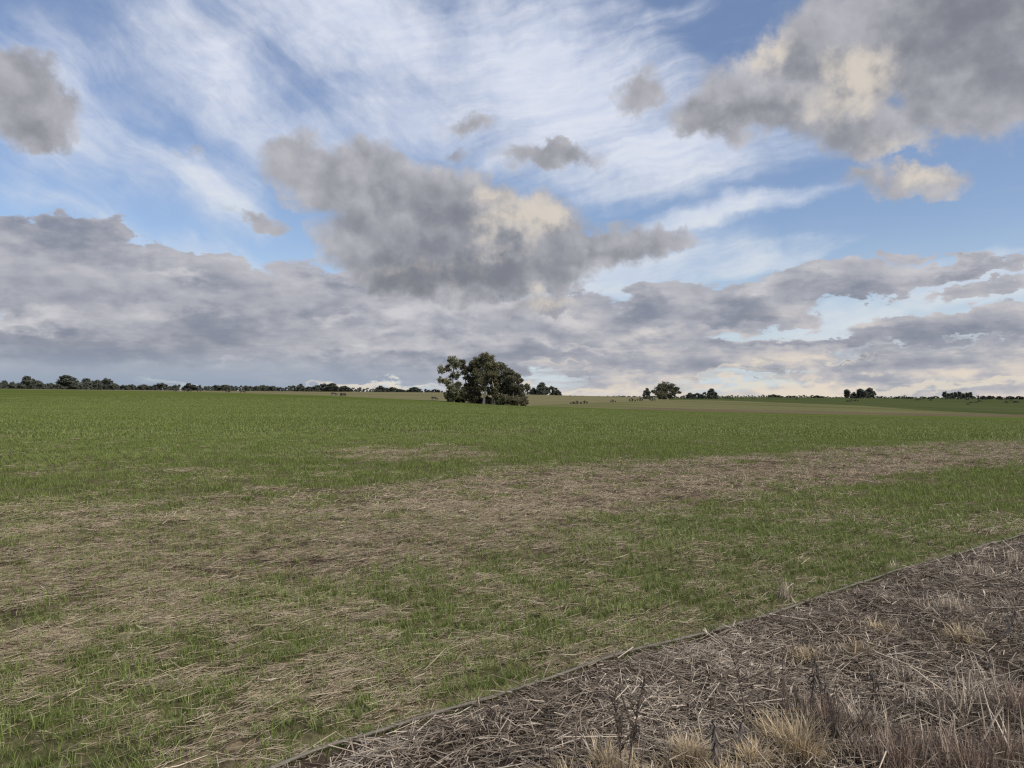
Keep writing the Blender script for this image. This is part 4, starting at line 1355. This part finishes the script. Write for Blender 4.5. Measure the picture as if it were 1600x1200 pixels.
def curve(p0, az, lean, bend, length, n_, rg, wob=0.03):
    tt = np.linspace(0, 1, n_)
    a_ = lean + bend * tt
    dz = np.cos(a_); dh = np.sin(a_)
    st_ = length / (n_ - 1)
    h_ = np.concatenate([[0], np.cumsum(dh[:-1]) * st_]); z_ = np.concatenate([[0], np.cumsum(dz[:-1]) * st_])
    p = np.stack([h_ * math.cos(az), h_ * math.sin(az), z_], -1)
    p += np.cumsum(rg.normal(0, wob * length / n_, (n_, 3)), 0) * np.array([1, 1, 0.2]) * tt[:, None] ** 0.5
    return np.asarray(p0) + p


def weed(px, row, hgt, label, seed, nst=2, spread_=0.12, thick=0.0045, branch=10, blen=0.25, head=0.0, leaf=0.0, mat=None, leafmat=None, lean=0.12, updir=0.45, group='dry weeds on the verge', name='dry_weed'):
    """dead weed: one part per stem, side twigs, dead leaves and seed heads as further parts"""
    rg = np.random.default_rng(seed)
    root = bpy.data.objects.new(name, None); C.objects.link(root)
    root.empty_display_size = 0.1
    root.location = gpt(px, row)
    mat = mat or M_TWIG; leafmat = leafmat or M_DEAD
    twigs = []; tips = []; leafs = []
    for i in range(nst):
        p0 = np.array([rg.normal(0, 0.012), rg.normal(0, 0.012), -0.02])
        hh = hgt * (1 if i == 0 else rg.uniform(0.65, 0.95))
        st_ = curve(p0, rg.uniform(0, 6.28), abs(rg.normal(lean, lean * 0.5)) + spread_ * (i > 0), rg.normal(0.05, 0.12), hh, 10, rg)
        v_, f_ = tubes([(st_, np.linspace(thick, thick * 0.35, 10))], 6)
        link('stem', mesh_np('stem', v_, f_, [mat], {'tint': np.full(len(v_), rg.uniform(0.15, 0.6))}, smooth=True), root)
        tips.append(st_[-1])
        for b_ in range(branch):
            k_ = rg.uniform(0.25, 0.98) ** 0.8
            q0 = np.array([np.interp(k_, np.linspace(0, 1, 10), st_[:, j]) for j in range(3)])
            L_ = blen * hh * rg.uniform(0.5, 1.1) * (1.25 - 0.75 * k_)
            tw = curve(q0, rg.uniform(0, 6.28), updir * rg.uniform(0.6, 1.5), rg.normal(-0.1, 0.3), L_, 5, rg, 0.08)
            twigs.append((tw, np.linspace(thick * 0.42, thick * 0.18, 5)))
            tips.append(tw[-1])
            for c_ in range(2):
                tq = curve(tw[rg.integers(1, 4)], rg.uniform(0, 6.28), updir * rg.uniform(0.7, 1.8), 0, L_ * rg.uniform(0.3, 0.55), 3, rg, 0.08)
                twigs.append((tq, np.linspace(thick * 0.25, thick * 0.14, 3))); tips.append(tq[-1])
        if leaf:
            m_ = int(leaf * hh * 170)
            kk = rg.uniform(0.05, 0.95, m_)
            q0 = np.stack([np.interp(kk, np.linspace(0, 1, 10), st_[:, j]) for j in range(3)], -1)
            leafs.append(q0)
    if twigs:
        v_, f_ = tubes(twigs, 4)
        tw_o = link('twigs', mesh_np('twigs', v_, f_, [mat], {'tint': rg.uniform(0.1, 0.7) + rg.normal(0, 0.12, len(v_)).clip(-0.3, 0.3)}, smooth=True), root)
        tw_o['kind'] = 'stuff'
    if head:
        tp = np.array(tips); m_ = 5
        cen_ = np.repeat(tp, m_, 0) + rg.normal(0, head * 0.6, (len(tp) * m_, 3))
        v_, f_, t_ = cards(cen_, rg.uniform(0.6, 1.3, len(cen_)) * head, rg)
        link('seed_heads', mesh_np('seed_heads', v_, f_, [leafmat], {'tint': t_}), root)
    if leafs:
        q0 = np.concatenate(leafs); m_ = len(q0)
        pl_ = Pile()
        pl_.add(*blades(q0, rg.uniform(0, 6.28, m_), rg.uniform(0.03, 0.085, m_), rg.uniform(0.005, 0.013, m_), rg.uniform(1.3, 2.6, m_), rg.uniform(0.4, 1.4, m_), 4, rg, rg.uniform(0, 1, m_)))
        pl_.build('dead_leaves', leafmat, root)
    tag(root, label, 'weed', group)
    return root


def tussock(px, row, wd, hgt, n_, label, seed, mat=None, lean=0.5, curl=1.1, width=0.0042, group='dry grass tussocks on the verge', name='grass_tussock', cat='grass tussock'):
    rg = np.random.default_rng(seed)
    x_, y_, z_ = gpt(px, row)
    r = wd * np.abs(rg.normal(0, 0.42, n_)); th = rg.uniform(0, 6.283, n_)
    bx_, by_ = r * np.cos(th), r * np.sin(th)
    bz_ = height(x_ + bx_, y_ + by_) - z_ - 0.005
    pl_ = Pile()
    pl_.add(*blades(np.stack([bx_, by_, bz_], -1), th + rg.normal(0, 1.5, n_), rg.uniform(0.55, 1.3, n_) * hgt, rg.uniform(0.7, 1.3, n_) * width, np.abs(rg.normal(lean * 0.6, lean * 0.5, n_)), rg.uniform(0.2, 2.0, n_) * curl, 5, rg, np.clip(rg.normal(0.5, 0.25, n_), 0, 1)))
    o_ = bpy.data.objects.new(name, None); C.objects.link(o_); o_.location = (x_, y_, z_); o_.empty_display_size = 0.1
    pl_.build('grass_blades', mat or M_GOLD, o_)['kind'] = 'stuff'
    tag(o_, label, cat, group)
    return o_


M_RED = mat_ramp('reddish_dry_grass', [(0.10, 0.070, 0.055), (0.18, 0.130, 0.102), (0.28, 0.210, 0.168), (0.42, 0.335, 0.275)], 0.1, 0.7, 0.2)
TUS = [(1078, 1205, 0.13, 0.14, 630, 'bright golden grass tussock at the bottom edge, left of the woolly stalk', M_GOLD), (1175, 1215, 0.11, 0.12, 420, 'golden grass tussock at the bottom edge, right of the woolly stalk', M_GOLD),
       (950, 1222, 0.14, 0.12, 378, 'flattened golden grass at the bottom edge around the forked dark weed', M_GOLD), (1245, 1200, 0.12, 0.24, 378, 'tall upright golden brown grass tuft left of the leafy thicket', M_GOLD),
       (1335, 1030, 0.14, 0.15, 210, 'tan grass tuft on the mulch above the thicket', M_GOLD), (1500, 1010, 0.16, 0.20, 252, 'tan grass tuft leaning left on the right side of the mulch', M_GOLD),
       (1455, 1185, 0.17, 0.17, 220, 'reddish brown grass clump near the bottom right corner', M_RED), (1570, 1195, 0.17, 0.19, 220, 'reddish brown grass clump in the bottom right corner', M_RED), (1340, 1150, 0.16, 0.18, 336, 'low grey brown grass mat beside the thicket at the bottom', M_MULCH),
       (1530, 905, 0.22, 0.13, 176, 'pale upright stubble tuft beside the pipe near the right edge', M_PALE), (1585, 885, 0.2, 0.12, 147, 'pale grass tuft below the pipe at the right edge of the picture', M_PALE),
       (1395, 893, 0.09, 0.11, 63, 'small pale grass tuft on the crop side of the pipe', M_PALE), (1225, 935, 0.07, 0.16, 46, 'thin pale dead seedling clump in the crop above the pipe', M_PALE),
       (1410, 1075, 0.18, 0.16, 252, 'grey brown grass mat in the middle of the right side of the mulch', M_MULCH), (1560, 1065, 0.18, 0.2, 252, 'grey brown matted grass beside the dark hollow at the right edge', M_MULCH)]
TUS += [(1010, 1235, 0.20, 0.1, 420, 'low golden grass mat at the bottom edge right of the forked dark weed', M_GOLD), (1130, 1240, 0.22, 0.12, 520, 'low golden grass mat around the foot of the thick woolly stalk', M_GOLD),
        (1205, 1165, 0.16, 0.13, 330, 'ragged tan grass behind the tall golden brown tuft', M_GOLD), (880, 1240, 0.16, 0.09, 260, 'faint golden grass at the bottom edge, farthest left of the golden clumps', M_GOLD),
        (1285, 1150, 0.20, 0.201, 273, 'dense upright dead grass filling the left of the thicket', M_RED), (1330, 1195, 0.22, 0.149, 252, 'dense upright dead grass filling the right of the thicket', M_MULCH),
        (1400, 1215, 0.22, 0.201, 302, 'reddish dead grass at the bottom edge between the thicket and the reddish clumps', M_RED), (1510, 1225, 0.24, 0.232, 331, 'tall reddish dead grass at the bottom edge near the corner', M_RED),
        (1500, 1130, 0.22, 0.24, 26, 'loose spray of straight pale straws around the upright thick stalk', M_PALE), (1440, 1190, 0.2, 0.22, 24, 'loose spray of straight pale straws at the bottom left of the reddish clumps', M_PALE), (1575, 1180, 0.2, 0.24, 24, 'loose spray of straight pale straws in the bottom right corner', M_PALE), (1385, 1150, 0.2, 0.18, 20, 'few straight pale straws beside the dense thicket', M_PALE),
        (1590, 1130, 0.2, 0.201, 273, 'reddish dead grass at the right edge under the dark hollow', M_RED), (1525, 1120, 0.18, 0.136, 192, 'grey brown dead grass around the crossing pale stalks', M_MULCH),
        (1450, 1120, 0.18, 0.124, 192, 'grey brown dead grass left of the upright thick pale stalk', M_MULCH), (1370, 1000, 0.2, 0.14, 260, 'thin tan grass on the mulch right of the small tan tuft', M_GOLD),
        (1480, 960, 0.25, 0.12, 260, 'thin pale grass scattered on the mulch under the dark tuft', M_PALE), (1260, 1035, 0.2, 0.14, 300, 'thin tan grass on the mulch left of the small tan tuft', M_GOLD), (1580, 960, 0.22, 0.16, 260, 'grey brown grass at the right edge above the leafy grey weed', M_MULCH)]
for i, (px, row, wd, hg, n_, lab, mt) in enumerate(TUS):
    st_ = mt in (M_RED, M_PALE)
    hg = hg * (0.8 if mt is M_GOLD and row < 1100 else 0.85 if mt is M_RED else 1.0)
    tussock(px, row, wd, hg, n_, lab, 800 + i, mt, lean=0.4 if st_ else 0.5, curl=0.22 if st_ else 1.2, width=0.0062 if mt is M_PALE else 0.0042)

W = [  # px, row of foot, height, label, options
    (976, 1228, 0.46, 'dark forked weed with a feathery brown top near the bottom centre', dict(nst=2, branch=26, blen=0.22, head=0.004, thick=0.005, updir=0.4)),
    (1168, 1138, 0.36, 'single dark bare stem with short side twigs left of the leafy thicket', dict(nst=1, branch=12, blen=0.2, head=0.003, thick=0.005)),
    (1194, 1120, 0.42, 'tall thin pair of brown stems right of the dark bare stem', dict(nst=2, branch=5, blen=0.15, thick=0.003)),
    (1230, 1150, 0.42, 'tall sparse weed of three thin stems beside the golden brown tuft', dict(nst=3, branch=6, blen=0.18, thick=0.0032, lean=0.15)),
    (1290, 1120, 0.34, 'weed with drooping grey dead leaves hanging from its upright stem', dict(nst=1, branch=3, leaf=1.4, thick=0.006)),
    (1265, 1130, 0.30, 'smaller weed with hanging dead leaves left of the drooping one', dict(nst=1, branch=3, leaf=1.3, thick=0.005)),
    (1360, 1110, 0.22, 'low weed with curled dead leaves right of the drooping one', dict(nst=2, branch=4, leaf=0.8, thick=0.004)),
    (1305, 1185, 0.40, 'dense thicket of brown twigs and dead leaves at the bottom', dict(nst=9, branch=12, blen=0.3, leaf=0.3, thick=0.0032, spread_=0.35)),
    (1375, 1190, 0.30, 'twiggy brown weed right of the dense thicket', dict(nst=6, branch=9, blen=0.3, thick=0.0028, spread_=0.4)),
    (1480, 1140, 0.28, 'reddish twiggy weed under the crossing pale stalks', dict(nst=7, branch=6, blen=0.3, thick=0.0025, spread_=0.35)),
    (1560, 1160, 0.30, 'reddish twiggy weed near the right edge at the bottom', dict(nst=7, branch=6, blen=0.3, thick=0.0025, spread_=0.35)),
    (858, 1222, 0.24, 'short dark stem at the bottom edge left of the forked weed', dict(nst=1, branch=5, blen=0.2, thick=0.004)),
    (892, 1215, 0.26, 'thin grey stem standing at the bottom edge between the two dark weeds', dict(nst=1, branch=4, blen=0.15, thick=0.003)),
    (1009, 1222, 0.30, 'thin brown stem just right of the forked dark weed', dict(nst=1, branch=5, blen=0.15, thick=0.0028)),
    (1041, 1218, 0.28, 'thin brown stem left of the bright golden tussock', dict(nst=1, branch=4, blen=0.15, thick=0.0028)),
    (1425, 1020, 0.34, 'weed of two thin stems crossing the mulch with a dark seed head', dict(nst=2, branch=3, blen=0.15, head=0.006, thick=0.003)),
    (1482, 935, 0.36, 'thin upright stem with a dark tuft standing close to the pipe', dict(nst=1, branch=4, blen=0.15, head=0.007, thick=0.003)),
    (1468, 1050, 0.24, 'reddish curved twig weed above the crossing pale stalks', dict(nst=3, branch=3, blen=0.3, thick=0.003, spread_=0.3)),
    (1575, 1010, 0.30, 'grey leafy dead weed at the right edge below the pale tuft', dict(nst=2, branch=3, leaf=1.2, thick=0.004, leafmat=M_GREY)),
    (1545, 1050, 0.22, 'small grey dead weed left of the leafy one at the right edge', dict(nst=2, branch=3, leaf=0.9, thick=0.004, leafmat=M_GREY)),
    (1315, 985, 0.24, 'thin weed with few twigs on the mulch above the tan tuft', dict(nst=2, branch=4, blen=0.2, thick=0.003)),
    (1107, 1005, 0.20, 'fine twig weed beside the pipe in the middle of the border', dict(nst=2, branch=5, blen=0.2, thick=0.0025)),
    (1590, 950, 0.30, 'thin weed close to the right edge above the grey leafy one', dict(nst=2, branch=5, blen=0.2, head=0.004, thick=0.003)),
    (1223, 985, 0.26, 'sparse upright weed just below the pipe right of the middle', dict(nst=2, branch=4, blen=0.2, thick=0.0028)),
]
for i, (px, row, hg, lab, kw) in enumerate(W):
    weed(px, row, hg, lab, 900 + i, **kw)

# woolly dead stalks wrapped in hanging leaves
def woolly(px, row, hgt, rad, label, seed):
    rg = np.random.default_rng(seed)
    root = bpy.data.objects.new('woolly_stalk', None); C.objects.link(root); root.location = gpt(px, row); root.empty_display_size = 0.1
    st_ = curve((0, 0, -0.02), rg.uniform(0, 6.28), 0.05, 0.05, hgt, 12, rg, 0.02)
    v_, f_ = tubes([(st_, np.linspace(rad, rad * 0.55, 12) * (1 + 0.2 * rg.normal(size=12)))], 9)
    link('stem', mesh_np('stem', v_, f_, [M_GREY], {'tint': rg.uniform(0.1, 0.6, len(v_))}), root)
    m_ = int(hgt * 700)
    kk = rg.uniform(0.05, 1, m_) ** 0.8
    q0 = np.stack([np.interp(kk, np.linspace(0, 1, 12), st_[:, j]) for j in range(3)], -1)
    pl_ = Pile()
    pl_.add(*blades(q0, rg.uniform(0, 6.28, m_), rg.uniform(0.025, 0.075, m_), rg.uniform(0.004, 0.011, m_), rg.uniform(1.7, 2.9, m_), rg.uniform(0.0, 0.5, m_), 4, rg, rg.uniform(0, 1, m_)))
    pl_.build('dead_leaves', M_GREY, root)
    tag(root, label, 'weed', 'woolly dead stalks')


woolly(1117, 1222, 0.27, 0.012, 'thick woolly grey dead stalk rising from the golden tussocks at the bottom edge', 950)
woolly(1154, 1200, 0.19, 0.009, 'shorter woolly grey dead stalk between the golden tussocks', 951)

# pale broken stalks, each one a thing
STK = [((1506, 1035), (1506, 1108), 0.010, 'upright thick pale broken stalk at the right, tallest of the pale stalks'), ((1564, 1076), (1510, 1180), 0.008, 'pale stalk leaning right across the others near the bottom right corner'),
       ((1484, 1030), (1498, 1078), 0.006, 'pale stalk leaning left, just left of the upright thick one'), ((1510, 1038), (1522, 1072), 0.006, 'short pale stalk leaning left against the upright thick one'),
       ((1527, 1058), (1556, 1170), 0.006, 'long thin pale stalk leaning left behind the crossing one'), ((1537, 1034), (1567, 1135), 0.005, 'long thin pale stalk leaning left, farthest right of the row'),
       ((1392, 1030), (1377, 1074), 0.007, 'short pale stalk standing alone leaning right above the thicket'), ((1480, 1098), (1492, 1200), 0.006, 'pale stalk at the bottom between the reddish clumps'),
       ((1458, 1090), (1470, 1180), 0.006, 'thin pale stalk left of the bottom reddish clump'), ((1481, 1105), (1470, 1190), 0.005, 'thin pale stalk crossing another at the bottom'),
       ((1412, 1028), (1505, 1110), 0.005, 'long slanting stalk running down to the foot of the upright thick one'), ((1362, 1008), (1490, 1065), 0.004, 'long thin slanting stalk above the dark hollow'),
       ((1425, 1060), (1422, 1130), 0.005, 'thin upright pale stalk standing in the grey brown grass mat'), ((1534, 1172), (1515, 1206), 0.006, 'short pale stalk at the bottom edge near the right corner')]
for i, (a_, b_, wd, lab) in enumerate(STK):
    rg = np.random.default_rng(970 + i)
    fx, fy, fz = gpt(*b_)
    top = np.array([(a_[0] - 800) / F * fy, fy - 0.02, EYE - (a_[1] - YH) / F * fy])
    s5 = np.linspace(0, 1, 7)
    p_ = np.array([0, 0, -0.02]) + (top - np.array([fx, fy, fz])) * s5[:, None] + rg.normal(0, 0.0025, (7, 3))
    v_, f_ = tubes([(p_, np.linspace(wd * 0.68, wd * 0.48, 7))], 7)
    o_ = link('dry_stalk', mesh_np('dry_stalk', v_, f_, [M_PALE], {'tint': np.full(len(v_), rg.uniform(0.35, 0.95))}, smooth=True), None, (fx, fy, fz))
    tag(o_, lab, 'stalk', 'pale broken stalks on the verge')
